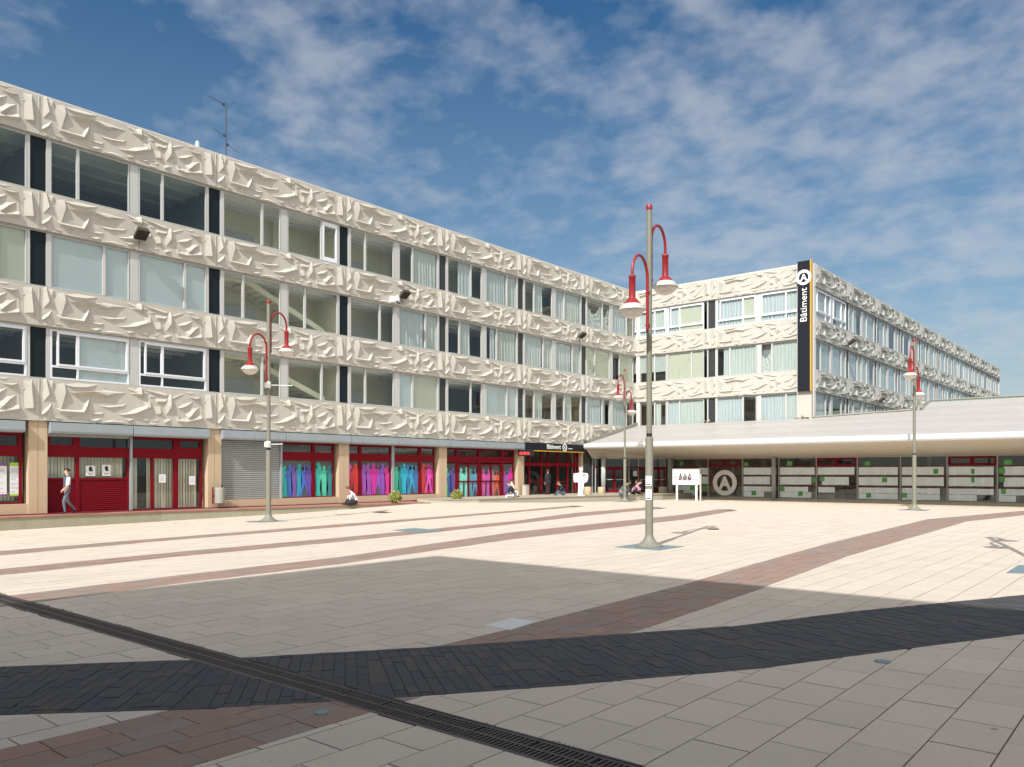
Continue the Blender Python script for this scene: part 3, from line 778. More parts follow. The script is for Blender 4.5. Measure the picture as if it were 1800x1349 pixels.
def blind_mesh(w_, h, m, drop=1.0):
    def f():
        b = MB(); n = 22
        for k in range(int(n*drop)):
            z1 = h-k*h/n; z0 = z1-h/n*.96; b.quad((0,.147,z0),(w_,.147,z0),(w_,.135,z1),(0,.135,z1))
        return b.mesh('blind', m)
    return cached(('bl', round(w_,3), round(h,2), m.name, drop), f)
def room_mesh(h, wall, deep):
    def f():
        b = MB(); w_ = LB-.02; y0 = .215
        b.quad((0,deep,0),(w_,deep,0),(w_,deep,h),(0,deep,h), 0)
        b.quad((0,y0,h),(w_,y0,h),(w_,deep,h),(0,deep,h), 1); b.quad((0,y0,0),(w_,y0,0),(w_,deep,0),(0,deep,0), 2)
        b.quad((0,y0,0),(0,deep,0),(0,deep,h),(0,y0,h), 0); b.quad((w_,y0,0),(w_,deep,0),(w_,deep,h),(w_,y0,h), 0)
        for k in range(1, 4):                       # ceiling beams and a wall rail
            b.box(0.02, w_-.02, y0+k*(deep-y0)/4-.08, y0+k*(deep-y0)/4+.08, h-.12, h-.004, 1)
        b.box(.3, w_*.45, deep-.45, deep-.02, .01, min(1.1, h*.5), 2)
        b.box(w_*.62, w_*.70, deep-.25, deep-.01, .01, h-.01, 0)
        return b.mesh('interior', [wall, CEIL, mat('room_floor', (.50,.49,.44), .7)])
    return cached(('rm', round(h,2), wall.name, deep), f)
vseed = [0]
def window(fac, s0, z0, z1, codes, split, glass, style='std', nopost=False):
    org, rz = fac; h = z1-z0-0.11; zb = z0+0.045
    wdw = put('window', frame_mesh(h, split, style), org, rz, s0, zb, bld)
    t = 0.045 if style != 'white' else 0.07; xs_ = [(t, UW*split-.055), (UW*split+.055, UW-t)]
    for (a, b_), code in zip(xs_, codes):
        pw = b_-a; vseed[0] += 1; v = vseed[0] % 3
        zb2 = .52 if style == 'white' else t
        put('pane', pane_mesh(pw, h-t-zb2, glass), None, 0, a, zb2, wdw)
        if style == 'white': put('pane', pane_mesh(pw, .44-t, glass), None, 0, a, t, wdw)
        cm = CURT if vseed[0] % 2 else CURT2
        if code == 'c': put('curtain', curtain_mesh(pw+.08, h-.02, cm, v), None, 0, a-.04, .02, wdw)
        elif code == 'h':
            fl = vseed[0] % 2
            put('curtain', curtain_mesh(pw*.5, h-.02, cm, v), None, 0, a-.02+(pw*.52 if fl else 0), .02, wdw)
        elif code == 'b': put('blind', blind_mesh(pw+.06, h-.02, BLIND), None, 0, a-.03, .01, wdw)
        elif code == 'k': put('blind', blind_mesh(pw+.06, h-.02, CREAMB), None, 0, a-.03, .01, wdw)
        elif code == 'n': put('blind', blind_mesh(pw+.06, h-.02, CURT2, .64), None, 0, a-.03, .01, wdw)
        elif code == 'r': put('curtain', drape_mesh(pw+.04, h-.02, CURT2), None, 0, a-.02, .02, wdw)
        elif code == 'w':
            b = MB(); pt = pw
            b.fbox(0,.09,-.13,-.03,0,h-2*t); b.fbox(pt-.09,pt,-.13,-.03,0,h-2*t); b.fbox(.09,pt-.09,-.13,-.03,0,.2); b.fbox(.09,pt-.09,-.13,-.03,h-2*t-.2,h-2*t)
            put('opening_sash', b.mesh('opening_sash', ALUW), None, 0, a, t+.002, wdw)
    return wdw
dp = {}
def bay_verticals(fac, s0, z0, z1, dark):
    org, rz = fac; h = z1-z0
    def f():
        b = MB(); b.fbox(-.041*LB, .035*LB, -.17, -.10, .045, h-.06); return b.mesh('dark_panel', dark)
    put('dark_panel', cached(('dp', round(h,2), dark.name), f), org, rz, s0, z0, bld)
    def g():
        b = MB()
        b.fbox(-.055*LB, -.042*LB, -.20, -.05, .045, h-.06); b.fbox(.036*LB, .055*LB, -.20, -.05, .045, h-.06); return b.mesh('mullion', ALU)
    put('mullion', cached(('mu', round(h,2)), g), org, rz, s0, z0, bld)
    def p():
        b = MB(); b.fbox(.476*LB, .524*LB, -.20, -.05, .045, h-.06); return b.mesh('post', ALU)
    put('post', cached(('po', round(h,2)), p), org, rz, s0, z0, bld)
A3, B3 = 1/3, 2/3
spec = {   # bay: per floor (top, middle, lower): (codes A, split A, codes B, split B, room wall, room depth)
 -1: [('dd',B3,'dd',B3,RDARK,5), ('kk',A3,'kk',B3,RDARK,4), ('bb',A3,'bd',B3,RDARK,5)],
 0: [('dd',A3,'dd',A3,RDARK,5.2), ('bb',B3,'bb',B3,RDARK,4), ('db',A3,'dd',A3,RDARK,5.2)],
 1: [('yy',B3,'yw',B3,RYEL,2.5), ('ss',A3,'ss',A3,RYEL,2.5), ('ss',B3,'ss',B3,RYEL,2.5)],
 2: [('yy',A3,'dc',A3,RYEL,2.5), ('yy',B3,'cc',B3,RYEL,2.5), ('yd',A3,'bk',A3,RYEL,2.6)],
 3: [('hd',B3,'cc',B3,RYEL,2.8), ('dh',A3,'hc',A3,RDARK,4), ('dy',B3,'bb',B3,RDARK,4)],
 4: [('dh',A3,'cc',A3,RYEL,2.6), ('cc',B3,'cc',B3,RDARK,4), ('yh',A3,'yh',A3,RBRN,3)],
 5: [('rr',B3,'cd',B3,RYEL,2.6), ('kk',A3,'dk',A3,RDARK,4), ('ch',B3,'cd',B3,RGRY,4)],
}
for bay in range(-2, 6):
    sp = spec.get(bay, spec[-1]); s0 = bay*LB
    for k, (a_, b_) in enumerate(BANDS):
        put('relief_panel', REL[k], *LEFT, s0, a_, bld)
    put('coping', COPM, *LEFT, s0, 16.09, bld)
    for k, (z0, z1) in enumerate(WIN):
        cA, sA, cB, sB, wall, deep = sp[k]
        style = 'white' if (k == 2 and bay in (-1, 0)) else 'std'
        gls = GLASSD if (bay <= 0 and 'b' not in cA and 'k' not in cA) else GLASS
        window(LEFT, s0+.055*LB, z0, z1, cA, sA, gls, style)
        if not (bay == 5): window(LEFT, s0+.526*LB, z0, z1, cB, sB, gls, style)
        else: window(LEFT, s0+.526*LB, z0, z1, cB, sB, gls, style)
        bay_verticals(LEFT, s0, z0, z1, DARKP if bay < 3 else DARKG)
        put('sill', SILM, *LEFT, s0, z0, bld); put('window_head', HEADM, *LEFT, s0, z1, bld)
        put('interior', room_mesh(z1-z0, wall, deep), *LEFT, s0+.01, z0+.001, bld)
# the stair seen through the second bay
for z0, zz in ((8.87, 2.15), (5.40, 2.0)):
    b = MB(); p0, p1 = (.30*LB, zz-.25), (.92*LB, .05)
    for o0, o1, th in ((.9, 1.05, .28), (2.2, 2.3, .28)):
        b.prism([(p0[0], o0, p0[1]), (p1[0], o0, p1[1]), (p1[0], o0, p1[1]+th), (p0[0], o0, p0[1]+th)], (0, o1-o0, 0))
        b.box(.02*LB, p0[0], o0, o1, p0[1], p0[1]+th)
    for k in range(12):
        t = k/12; b.box(p0[0]+(p1[0]-p0[0])*t, p0[0]+(p1[0]-p0[0])*(t+1/12), 1.06, 2.19, p0[1]+(p1[1]-p0[1])*t, p0[1]+(p1[1]-p0[1])*t+.16)
    put('staircase', b.mesh('staircase', RYEL), *LEFT, LB, z0+.03, bld)
b = MB(); b.fbox(0, 1.5, -3.1, -3.05, 0, 1.4); put('wall_picture', b.mesh('wall_picture', mat('blue_picture', (.05,.16,.28), .5, var=.5, vscale=2)), *LEFT, 2.10*LB+.4, 9.1, bld)
# middle facade
mid_spec = {-1: [('cc',B3,'ck',A3,RDARK,4), ('nn',B3,'kk',B3,RDARK,4), ('dh',B3,'cc',A3,RBRN,3)],
            0: [('ck',B3,'cc',B3,RDARK,4), ('hc',A3,'rc',A3,RDARK,4), ('cd',B3,'cc',B3,RBRN,3.2)]}
for bay in (-1, 0):
    s0 = 6.5+bay*LB
    for k, (a_, b_) in enumerate(BANDS[:3]): put('relief_panel', REL[k], *MIDF, s0, a_, bld)
    put('coping', COPM, *MIDF, s0, 16.09, bld)
    for k, (z0, z1) in enumerate(WIN):
        cA, sA, cB, sB, wall, deep = mid_spec[bay][k]; style = 'white' if k == 0 else 'std'
        window(MIDF, s0+.055*LB, z0, z1, cA, sA, GLASS, style); window(MIDF, s0+.526*LB-.25, z0, z1, cB, sB, GLASS, style)
        if bay == 0: bay_verticals(MIDF, s0, z0, z1, DARKG)
        else:
            b = MB(); b.fbox(.476*LB, .524*LB-.25, -.2, -.05, .045, z1-z0-.06); put('post', b.mesh('post', ALU), *MIDF, s0, z0, bld)
            b = MB(); b.fbox(.8, 1.1, -.25, .02, .0, z1-z0); put('corner_pier', b.mesh('corner_pier', COPE), *MIDF, s0, z0, bld)
        put('sill', SILM, *MIDF, s0, z0, bld); put('window_head', HEADM, *MIDF, s0, z1, bld)
        put('interior', room_mesh(z1-z0, wall, deep), *MIDF, s0+.01, z0+.001, bld)
b = MB(); b.box(12.88, 13.87, -.19, .18, 3.0, 16.16); put('corner_pier', b.mesh('corner_pier', CONC), *MIDF, 0, 0, bld)
b = MB(); b.box(0, .35, -.02, .10, 3.0, 16.10); put('corner_pier', b.mesh('corner_pier', COPE), (XR, YM+.18), PI/2, 0, 0, bld)
# right facade
rcodes = ['cc','dc','ch','cc','hc','cc','dd','cc','ch']
for bay in range(0, 10):
    s0 = .40+bay*LB
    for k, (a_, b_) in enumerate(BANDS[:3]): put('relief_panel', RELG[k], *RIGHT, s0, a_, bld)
    put('coping', COPM, *RIGHT, s0, 16.09, bld)
    for k, (z0, z1) in enumerate(WIN):
        if k == 2 and bay > 4: continue
        style = 'white' if (k == 0 and bay == 0) else 'std'
        window(RIGHT, s0+.055*LB, z0, z1, rcodes[(bay*2+k) % 9], A3 if (bay+k) % 2 else B3, GLASSR, style)
        window(RIGHT, s0+.526*LB, z0, z1, rcodes[(bay*3+k+4) % 9], A3 if bay % 2 else B3, GLASSR, style)
        bay_verticals(RIGHT, s0, z0, z1, DARKG)
        put('sill', SILM, *RIGHT, s0, z0, bld); put('window_head', HEADM, *RIGHT, s0, z1, bld)
        put('interior', room_mesh(z1-z0, RGRY, 4), *RIGHT, s0+.01, z0+.001, bld)
# roof, floors and back walls close the volume
def wpart(name, m, fn):
    b = MB(); fn(b); o = obj(name, b.mesh(name, m), bld, -RL); return o
wpart('roof', ROOFD, lambda b: (b.box(XL-14, XL-.12, YS-2*LB, YM+14, 15.6, 15.9), b.box(XL-.12, XR-.12, YM+.12, YM+14, 15.6, 15.9), b.box(XR-14, XR-.12, YM+14, YM+72.4, 15.6, 15.9)))
wpart('rear_wall', CONC, lambda b: (b.box(XL-14.2, XL-14, YS-2*LB, YM+14, 0, 16), b.box(XL-14, XL-.3, YS-2*LB-.2, YS-2*LB, 0, 16), b.box(XL-14, XR-14, YM+14, YM+14.2, 0, 16), b.box(XR-14.2, XR-14, YM+14.2, YM+72.6, 0, 16), b.box(XR-14, XR+.02, YM+72.45, YM+72.6, 0, 16.14)))
wpart('floor_slab', RGRY, lambda b: [b.box(XL-13.9, XL-.25, YS-2*LB, YM+.25, z0+.0, z1-.02) for z0, z1 in ((14.7,15.5),(11.1,12.4),(7.5,8.85),(3.9,5.38))])
wpart('floor_slab', RGRY, lambda b: [b.box(XL-.2, XR-.25, YM+.25, YM+13.9, z0, z1) for z0, z1 in ((14.7,15.5),(11.1,12.4),(7.5,8.85),(3.9,5.38))])
wpart('floor_slab', RGRY, lambda b: [b.box(XR-13.9, XR-.25, YM+14, YM+72.4, z0, z1) for z0, z1 in ((14.7,15.5),(11.1,12.4),(7.5,8.85),(3.9,5.38))])

# ---- ground floor shopfronts of the left wing
GZ0 = 0.262
b = MB(); b.fbox(-.050*LB, -.0065*LB, -.5, -.02, 0, 3.80-GZ0); b.fbox(-.0045*LB, .040*LB, -.5, -.02, 0, 3.80-GZ0); b.fbox(-.0065*LB, -.0045*LB, -.5, -.06, 0, 3.80-GZ0); PIERM = b.mesh('pier', PIER)
for bay in range(-2, 6): put('pier', PIERM, *LEFT, bay*LB+(0 if bay < 5 else -.05), GZ0, bld)
# soffit strip above shops
b = MB(); b.fbox(-2*LB, 6*LB, -.6, -.01, 3.802, 3.84); put('soffit', b.mesh('soffit', PIER), *LEFT, 0, 0, bld)
b = MB(); b.fbox(-2*LB, 4.4*LB, -.18, .02, .20, .30); put('base_kerb', b.mesh('base_kerb', DKRED), *LEFT, 0, 0, bld)
def shutter_box(s0, s1, z0=3.33, z1=3.79):
    b = MB(); n = 3
    b.prism([(s0, .2, z0), (s0, -.16, z0+.02), (s0, -.20, z0+.10), (s0, -.20, z1-.03), (s0, .2, z1)], (s1-s0, 0, 0))
    put('shutter_box', b.mesh('shutter_box', GALV), *LEFT, 0, 0, bld)
for s0, s1 in ((-1.95,-1.06), (-.95,-.075), (.045,.478), (.482,.945), (1.035,1.490), (1.494,2.036), (2.039,2.492), (2.495,3.06), (3.063,3.50), (3.503,4.015)):
    shutter_box(s0*LB, s1*LB)
WP = -.30    # glazing plane
def sf_frame(bay):
    return put('shopfront', None, *LEFT, bay*LB, 0, bld)
def bars(b, items):
    for s0, s1, z0, z1 in items: b.fbox(s0*LB, s1*LB, WP-.06, WP+.06, z0, z1)
def glaze(parent, s0, s1, z0, z1, m):
    b = MB(); b.quad((0,0,0),((s1-s0)*LB,0,0),((s1-s0)*LB,0,z1-z0),(0,0,z1-z0)); put('pane', b.mesh('pane', m), None, 0, s0*LB, z0, parent, o=WP)
def vblinds(parent, s0, s1, z0, z1, gap=()):
    b = MB(); x = s0*LB; r = random.Random(int(s0*1000))
    while x < s1*LB-.05:
        if not any(g0*LB < x < g1*LB for g0, g1 in gap):
            a = r.uniform(-.5,.5); b.quad((x,.30+WP*-1-.02+.04*math.sin(a),z0),(x+.105,.30-WP-.02-.04*math.sin(a),z0),(x+.105,.30-WP-.02-.04*math.sin(a),z1),(x,.30-WP-.02+.04*math.sin(a),z1))
        x += .125
    put('vertical_blinds', b.mesh('vertical_blinds', VBLIND), None, 0, 0, 0, parent)
def plinth(parent, s0, s1, z1):
    b = MB(); b.fbox(s0*LB, s1*LB, -.42, -.06, GZ0, z1); put('plinth', b.mesh('plinth', PIER), None, 0, 0, 0, parent)
def gf_room(bay, wall, deep):
    b = MB(); w_ = LB*.985; h = 3.5
    y0 = .42
    b.quad((0,deep,0),(w_,deep,0),(w_,deep,h),(0,deep,h),0); b.quad((0,y0,h),(w_,y0,h),(w_,deep,h),(0,deep,h),1); b.quad((0,y0,0),(w_,y0,0),(w_,deep,0),(0,deep,0),2)
    b.quad((0,y0,0),(0,deep,0),(0,deep,h),(0,y0,h),0); b.quad((w_,y0,0),(w_,deep,0),(w_,deep,h),(w_,y0,h),0)
    b.box(w_*.2, w_*.42, deep-.6, deep-.02, .01, 1.1, 2); b.box(w_*.7, w_*.76, deep-.3, deep-.02, .01, h-.02, 0)
    put('interior', b.mesh('interior', [wall, CEIL, RGRY]), *LEFT, bay*LB+.05, GZ0+.005, bld)
def transoms(b, s0, s1, posts):
    bars(b, [(s0, s1, 2.46, 2.86), (s0, s1, 3.22, 3.34)])
    for p0, p1 in posts: bars(b, [(p0, p1, 2.861, 3.219)])
def small_light(b, s0, s1):      # thick red frame round a small top light
    bars(b, [(s0, s0+.014, 2.861, 3.219), (s1-.014, s1, 2.861, 3.219), (s0+.014, s1-.014, 2.861, 2.93)])
# bay -1 (only its right end is in the picture)
for bay in (-2, -1):
    b = MB(); transoms(b, .045, .93, [(.045,.06),(.48,.50),(.91,.93)]); bars(b, [(.045,.06,.68,2.459),(.48,.50,.68,2.459),(.915,.93,.68,2.459),(.06,.48,.68,.74),(.50,.915,.68,.74)])
    sf = put('shopfront', b.mesh('shopfront', RED), *LEFT, bay*LB, 0, bld)
    for s0, s1 in ((.06,.48),(.50,.912)): glaze(sf, s0, s1, .74, 2.46, GLASS); glaze(sf, s0, s1, 2.86, 3.22, GLASSD)
    vblinds(sf, .06, .912, .8, 2.45); plinth(sf, .045, .95, .675); gf_room(bay, RGRY, 4)
# bay 0
b = MB(); transoms(b, .045, .928, [(.194,.215),(.745,.775)]); small_light(b, .05, .193); small_light(b, .776, .925)
bars(b, [(.045,.052,.28,2.459),(.194,.213,.28,2.459),(.470,.482,.28,2.459),(.497,.502,.28,2.459),(.612,.628,.28,2.459),(.748,.776,.28,2.459),(.918,.928,.28,2.459),(.052,.194,1.56,1.63),(.213,.47,1.56,1.63),(.502,.612,.28,.33),(.628,.748,.28,.33),(.776,.918,.28,.33)])
sf = put('shopfront', b.mesh('shopfront', RED), *LEFT, 0, 0, bld)
for s0, s1 in ((.052,.194),(.213,.47)):
    glaze(sf, s0, s1, 1.63, 2.46, GLASS)
    nsl = 16
    for k in range(nsl):
        zz = .285+k*(1.555-.285)/nsl; hh = (1.555-.285)/nsl; b = MB(); s_, e_ = s0*LB, s1*LB
        b.prism([(s_, -WP+.01, 0), (s_, -WP-.045, .012), (s_, -WP-.02, hh*.96), (s_, -WP+.01, hh*.96)], (e_-s_, 0, 0)); put('slat', b.mesh('slat', RED), None, 0, 0, zz, sf)
for s0, s1 in ((.502,.612),(.628,.748),(.776,.918)): glaze(sf, s0, s1, .33, 2.46, GLASS)
for s0, s1 in ((.064,.18),(.215,.47),(.497,.745),(.79,.91)): glaze(sf, s0, s1, 2.93 if s1-s0 < .13 else 2.86, 3.22, GLASSD)
vblinds(sf, .05, .47, 1.64, 2.45); vblinds(sf, .5, .915, .34, 2.45, gap=((.545,.60),)); gf_room(0, RDARK, 3.4)
b = MB(); b.fbox(.483*LB, .496*LB, -.42, -.14, GZ0, 3.32); put('guide_rail', b.mesh('guide_rail', GALV), None, 0, 0, 0, sf)
b = MB(); b.fbox(.048*LB, .482*LB, -.26, -.20, 3.24, 3.33); put('shutter_rail', b.mesh('shutter_rail', SHUT), None, 0, 0, 0, sf)
b = MB(); b.fbox(.895*LB, .912*LB, -.85, -.8, GZ0+.05, 2.1); put('door_leaf', b.mesh('door_leaf', WOOD), None, 0, 0, 0, sf)
# bay 1: closed roller shutter and a window of painted figures
b = MB(); transoms(b, 1-1+.497, .928, [(.497,.503),(.742,.768),(.92,.928)]); bars(b, [(.497,.503,.62,2.459),(.742,.768,.62,2.459),(.92,.928,.62,2.459),(.503,.742,.62,.66),(.768,.92,.62,.66)])
sf = put('shopfront', b.mesh('shopfront', RED), *LEFT, LB, 0, bld); SF1 = sf
for s0, s1 in ((.503,.742),(.768,.92)): glaze(sf, s0, s1, .66, 2.46, GLASSF); glaze(sf, s0, s1, 2.86, 3.22, GLASSD)
plinth(sf, .03, .945, .615); gf_room(1, RYEL, 3)
nsl = 30; zA, zB = .63, 3.33
for k in range(nsl):
    hh = (zB-zA)/nsl; b = MB(); b.prism([(.03*LB, .27, 0), (.03*LB, .232, .02), (.03*LB, .232, hh*.72), (.03*LB, .27, hh*.97)], (.45*LB, 0, 0)); put('shutter_slat', b.mesh('shutter_slat', SHUT), None, 0, 0, zA+k*hh, sf)
b = MB(); b.fbox(.481*LB, .494*LB, -.42, -.14, .62, 3.32); put('guide_rail', b.mesh('guide_rail', GALV), None, 0, 0, 0, sf)
# bay 2
b = MB(); transoms(b, .045, .928, [(.154,.181),(.455,.465),(.495,.503),(.755,.785),(.92,.928)])
bars(b, [(.045,.05,.66,2.459),(.154,.181,.66,2.459),(.456,.464,.66,2.459),(.496,.502,.66,2.459),(.755,.785,.66,2.459),(.92,.928,.66,2.459),(.05,.154,.62,.66),(.181,.456,.62,.66),(.502,.755,.62,.66),(.785,.92,.62,.66)])
sf = put('shopfront', b.mesh('shopfront', RED), *LEFT, 2*LB, 0, bld); SF2 = sf
for s0, s1 in ((.05,.154),(.181,.456),(.502,.755),(.785,.92)): glaze(sf, s0, s1, .66, 2.46, GLASSF); glaze(sf, s0, s1, 2.86, 3.22, GLASSD)
plinth(sf, .04, .945, .615); gf_room(2, RYEL, 3)
b = MB(); b.fbox(.466*LB, .490*LB, -.42, -.16, .62, 3.32); put('guide_rail', b.mesh('guide_rail', GALV), None, 0, 0, 0, sf)
# bay 3: two pairs of doors
b = MB(); transoms(b, .045, .93, [(.175,.209),(.456,.485),(.756,.787),(.92,.93)])
bars(b, [(.045,.05,.30,2.459),(.178,.206,.30,2.459),(.456,.486,.30,2.459),(.756,.787,.30,2.459),(.92,.93,.30,2.459),(.05,.178,.28,.33),(.787,.92,.28,.33)])
for a_ in (.206, .486):
    w_ = .25 if a_ == .206 else .27
    bars(b, [(a_+w_/2-.009, a_+w_/2+.009, .30, 2.33), (a_, a_+w_, 2.33, 2.40), (a_, a_+w_, 1.28, 1.36), (a_, a_+w_, .28, .35), (a_, a_+.012, .35, 2.33), (a_+w_-.012, a_+w_, .35, 2.33)])
sf = put('shopfront', b.mesh('shopfront', RED), *LEFT, 3*LB, 0, bld); SF3 = sf
for s0, s1 in ((.05,.178),(.206,.456),(.486,.756),(.787,.92)): glaze(sf, s0, s1, .33, 2.40, GLASSF); glaze(sf, s0, s1, 2.86, 3.22, GLASSD)
gf_room(3, RGRY, 3)
# bay 4: entrance doors, bay 5 glazed lobby side
T4 = [.05, .155, .34, .45, .60, .76, .88, .935]
b = MB(); bars(b, [(.045,.94,2.30,2.55), (.045,.94,3.30,3.36)])
for t in T4: bars(b, [(t-.010, t+.010, .40, 2.299), (t-.008, t+.008, 2.551, 3.299)])
bars(b, [(T4[1]+.01,T4[2]-.01,1.25,1.30),(T4[2]+.01,T4[3]-.01,1.25,1.30),(T4[4]+.01,T4[5]-.01,1.2,1.25)])
sf = put('shopfront', b.mesh('shopfront', RED), *LEFT, 4*LB, 0, bld)
for i, (s0, s1) in enumerate(zip(T4, T4[1:])):
    if i not in (3,): glaze(sf, s0+.01, s1-.01, .42, 2.30, GLASSP)
    glaze(sf, s0+.008, s1-.008, 2.55, 3.30, GLASSP)
b = MB(); b.fbox(.885*LB, .93*LB, -.55, -.5, .42, 3.3); put('blind', b.mesh('blind', VBLIND), None, 0, 0, 0, sf)
gf_room(4, RDARK, 6); 
# painted figures on the grey film: flat silhouettes stuck to the panes
def figure(parent, s, z0, h, col, pose, flip, layer, wide=1.0):
    k = h/1.8; f = -1 if flip else 1
    ox = lambda x: s*LB+f*x*k*(wide if abs(x) > .115 else 1.0)
    if pose == 0:   # facing, arms folded
        pts = [(-.10,0),(-.13,.45),(-.15,.9),(-.24,1.05),(-.25,1.25),(-.21,1.45),(-.07,1.53),(-.07,1.57),(-.11,1.64),(-.11,1.73),(-.05,1.8),(.05,1.8),(.11,1.73),(.11,1.64),(.07,1.57),(.07,1.53),(.2,1.45),(.26,1.25),(.27,1.1),(.17,1.0),(.15,.9),(.13,.45),(.12,0),(.02,0),(.0,.4),(-.02,0)]
    elif pose == 1: # striding
        pts = [(-.30,0),(-.20,.45),(-.13,.9),(-.20,1.0),(-.24,1.25),(-.19,1.45),(-.06,1.53),(-.07,1.58),(-.11,1.65),(-.10,1.74),(-.04,1.8),(.05,1.8),(.11,1.72),(.10,1.62),(.06,1.56),(.06,1.52),(.17,1.45),(.21,1.2),(.20,.95),(.15,.9),(.20,.45),(.30,0),(.18,0),(.08,.45),(.0,.72),(-.08,.45),(-.18,0)]
    else:           # side view, hand raised to the ear
        pts = [(-.14,0),(-.12,.45),(-.13,.9),(-.15,1.2),(-.12,1.42),(-.06,1.52),(-.07,1.57),(-.11,1.63),(-.10,1.74),(-.03,1.8),(.06,1.79),(.11,1.72),(.13,1.64),(.21,1.5),(.20,1.36),(.14,1.34),(.15,1.1),(.13,.9),(.11,.45),(.14,.03),(.15,0),(.0,0)]
    m = mat('film_%d_%d_%d' % tuple(int(v*999) for v in col), col, .45)
    b = MB(); o = WP+.012+layer*.0025
    bm = bmesh.new(); vs = [bm.verts.new((ox(x), -o, z0+z*k)) for x, z in pts]; bm.faces.new(vs); bmesh.ops.triangulate(bm, faces=bm.faces[:])
    me = bpy.data.meshes.new('figure_decal'); bm.to_mesh(me); bm.free(); me.materials.append(m); obj('figure_decal', me, parent)
TEAL=(.03,.42,.50); BLU=(.06,.16,.50); VIO=(.14,.09,.42); GRN=(.05,.55,.33); DTE=(.03,.20,.25); MAG=(.62,.03,.30); PNK=(.60,.10,.38); REDC=(.62,.05,.06); PUR=(.32,.08,.42); ORG_=(.62,.10,.05); LTE=(.22,.60,.58); LBL=(.12,.34,.50)
def row(parent, s0, s1, cols, z0, poses, h=1.62):
    n = len(cols); rr = random.Random(int(s0*1000)+n); wd = .30*h/1.8/LB
    a, b_ = s0+wd*.62, s1-wd*.62
    for i, c in enumerate(cols):
        c2 = tuple(min(.9, v*rr.uniform(.82,1.25)) for v in c)
        figure(parent, a+(b_-a)*(i+rr.uniform(-.12,.12) if 0 < i < n-1 else i)/max(1,n-1), z0, h*rr.uniform(.92,1.07), c2, poses[i % len(poses)], rr.random() < .5, i % 3, 1.22)
row(SF1, .503, .742, [TEAL, BLU, VIO, TEAL, BLU, VIO], .665, [2,0,2,0,1,0]); row(SF1, .775, .92, [GRN, (.08,.60,.40), DTE], .665, [2,0,2])
row(SF2, .05, .154, [PNK, REDC, REDC], .665, [2,1,0]); row(SF2, .185, .456, [PUR, PUR, MAG, PUR, PUR, MAG], .665, [0,2,0,1,0,2])
row(SF2, .502, .755, [GRN, DTE, TEAL, BLU, TEAL, BLU], .665, [0,2,0,2,1,0]); row(SF2, .79, .92, [REDC, REDC, PNK, MAG], .665, [0,2,1,0])
row(SF3, .05, .175, [GRN, BLU, VIO], .34, [0,0,2], 1.75)
for a_, cols in ((.212, [LTE, LTE, LBL, LBL]), (.492, [PNK, PNK, (.60,.16,.20), ORG_])):
    row(SF3, a_+.01, a_+.235, cols, .36, [0,2,0,1], 1.75)
row(SF3, .79, .92, [PUR, BLU, MAG], .34, [0,2,0], 1.75)

# ------------------------------------------------------------------ glazed pavilion with curved canopy
YG = 53.06; XA, XB = XL+.25, 6.0
pav = thing('glazed_pavilion', 'low glazed entrance pavilion with sweeping pale metal canopy roof', 'pavilion', (XL, YG, 0))
PL = Vector((XL, YG, 0))
def pp(name, b, m, smooth=False, kind=None): return obj(name, b.mesh(name, m, smooth), pav, -PL, kind=kind)
prof = [(47.62,3.93),(48.5,4.14),(49.4,4.33),(50.3,4.52),(51.1,4.69),(52.0,4.90),(52.9,5.13),(53.6,5.30),(54.3,5.46),(54.72,5.56)]
fine = []
for (ya,za),(yb,zb) in zip(prof, prof[1:]):
    for t in (0, .5): fine.append((ya+(yb-ya)*t, za+(zb-za)*t))
fine.append(prof[-1])
def roof_strip(xa0, xa1, xb, p, q, m=ROOFM):
    b = MB(); th = .05
    (ya,za),(yb,zb) = p, q; g = .008
    b.add([(xa0,ya+g,za-th),(xb,ya+g,za-th),(xb,yb-g,zb-th),(xa1,yb-g,zb-th),(xa0,ya+g,za+.012),(xb,ya+g,za+.012),(xb,yb-g,zb-.012),(xa1,yb-g,zb-.012)], [(0,3,2,1),(4,5,6,7),(0,1,5,4),(1,2,6,5),(2,3,7,6),(3,0,4,7)])
    pp('roof_sheet', b, m)
for p, q in zip(fine, fine[1:]): roof_strip(XA, XA, XB, p, q)
y, z = fine[-1]; sl = .27
def back_x(Y): return -19.0+(Y-54.79)/.95*6.0 if Y < 55.74 else -12.75
while y < 58.2:
    y2, z2 = y+.44, z+.44*sl
    roof_strip(max(back_x(y), XR+.25), max(back_x(y2), XR+.25), XB, (y,z), (y2,z2)); y, z = y2, z2
b = MB(); fs = fine + [(54.72+.44*k, 5.56+.44*k*sl) for k in range(1,9)]
for (ya,za),(yb,zb) in zip(fs, fs[1:]):
    xa = XA if yb < 54.75 else max(back_x(yb), XR+.25)
    b.quad((xa,ya,za-.055),(XB,ya,za-.055),(XB,yb,zb-.055),(xa,yb,zb-.055))
pp('roof_deck', b, mat('roof_underlay', (.22,.21,.19), .8))
b = MB(); pts = [(47.5+.21*math.cos(t), 3.735+.205*math.sin(t)) for t in [2*PI*k/16 for k in range(16)]]
b.prism([(XA, y_, z_) for y_, z_ in pts], (XB-XA, 0, 0)); pp('eave_tube', b, NOSE, False)
n = 15
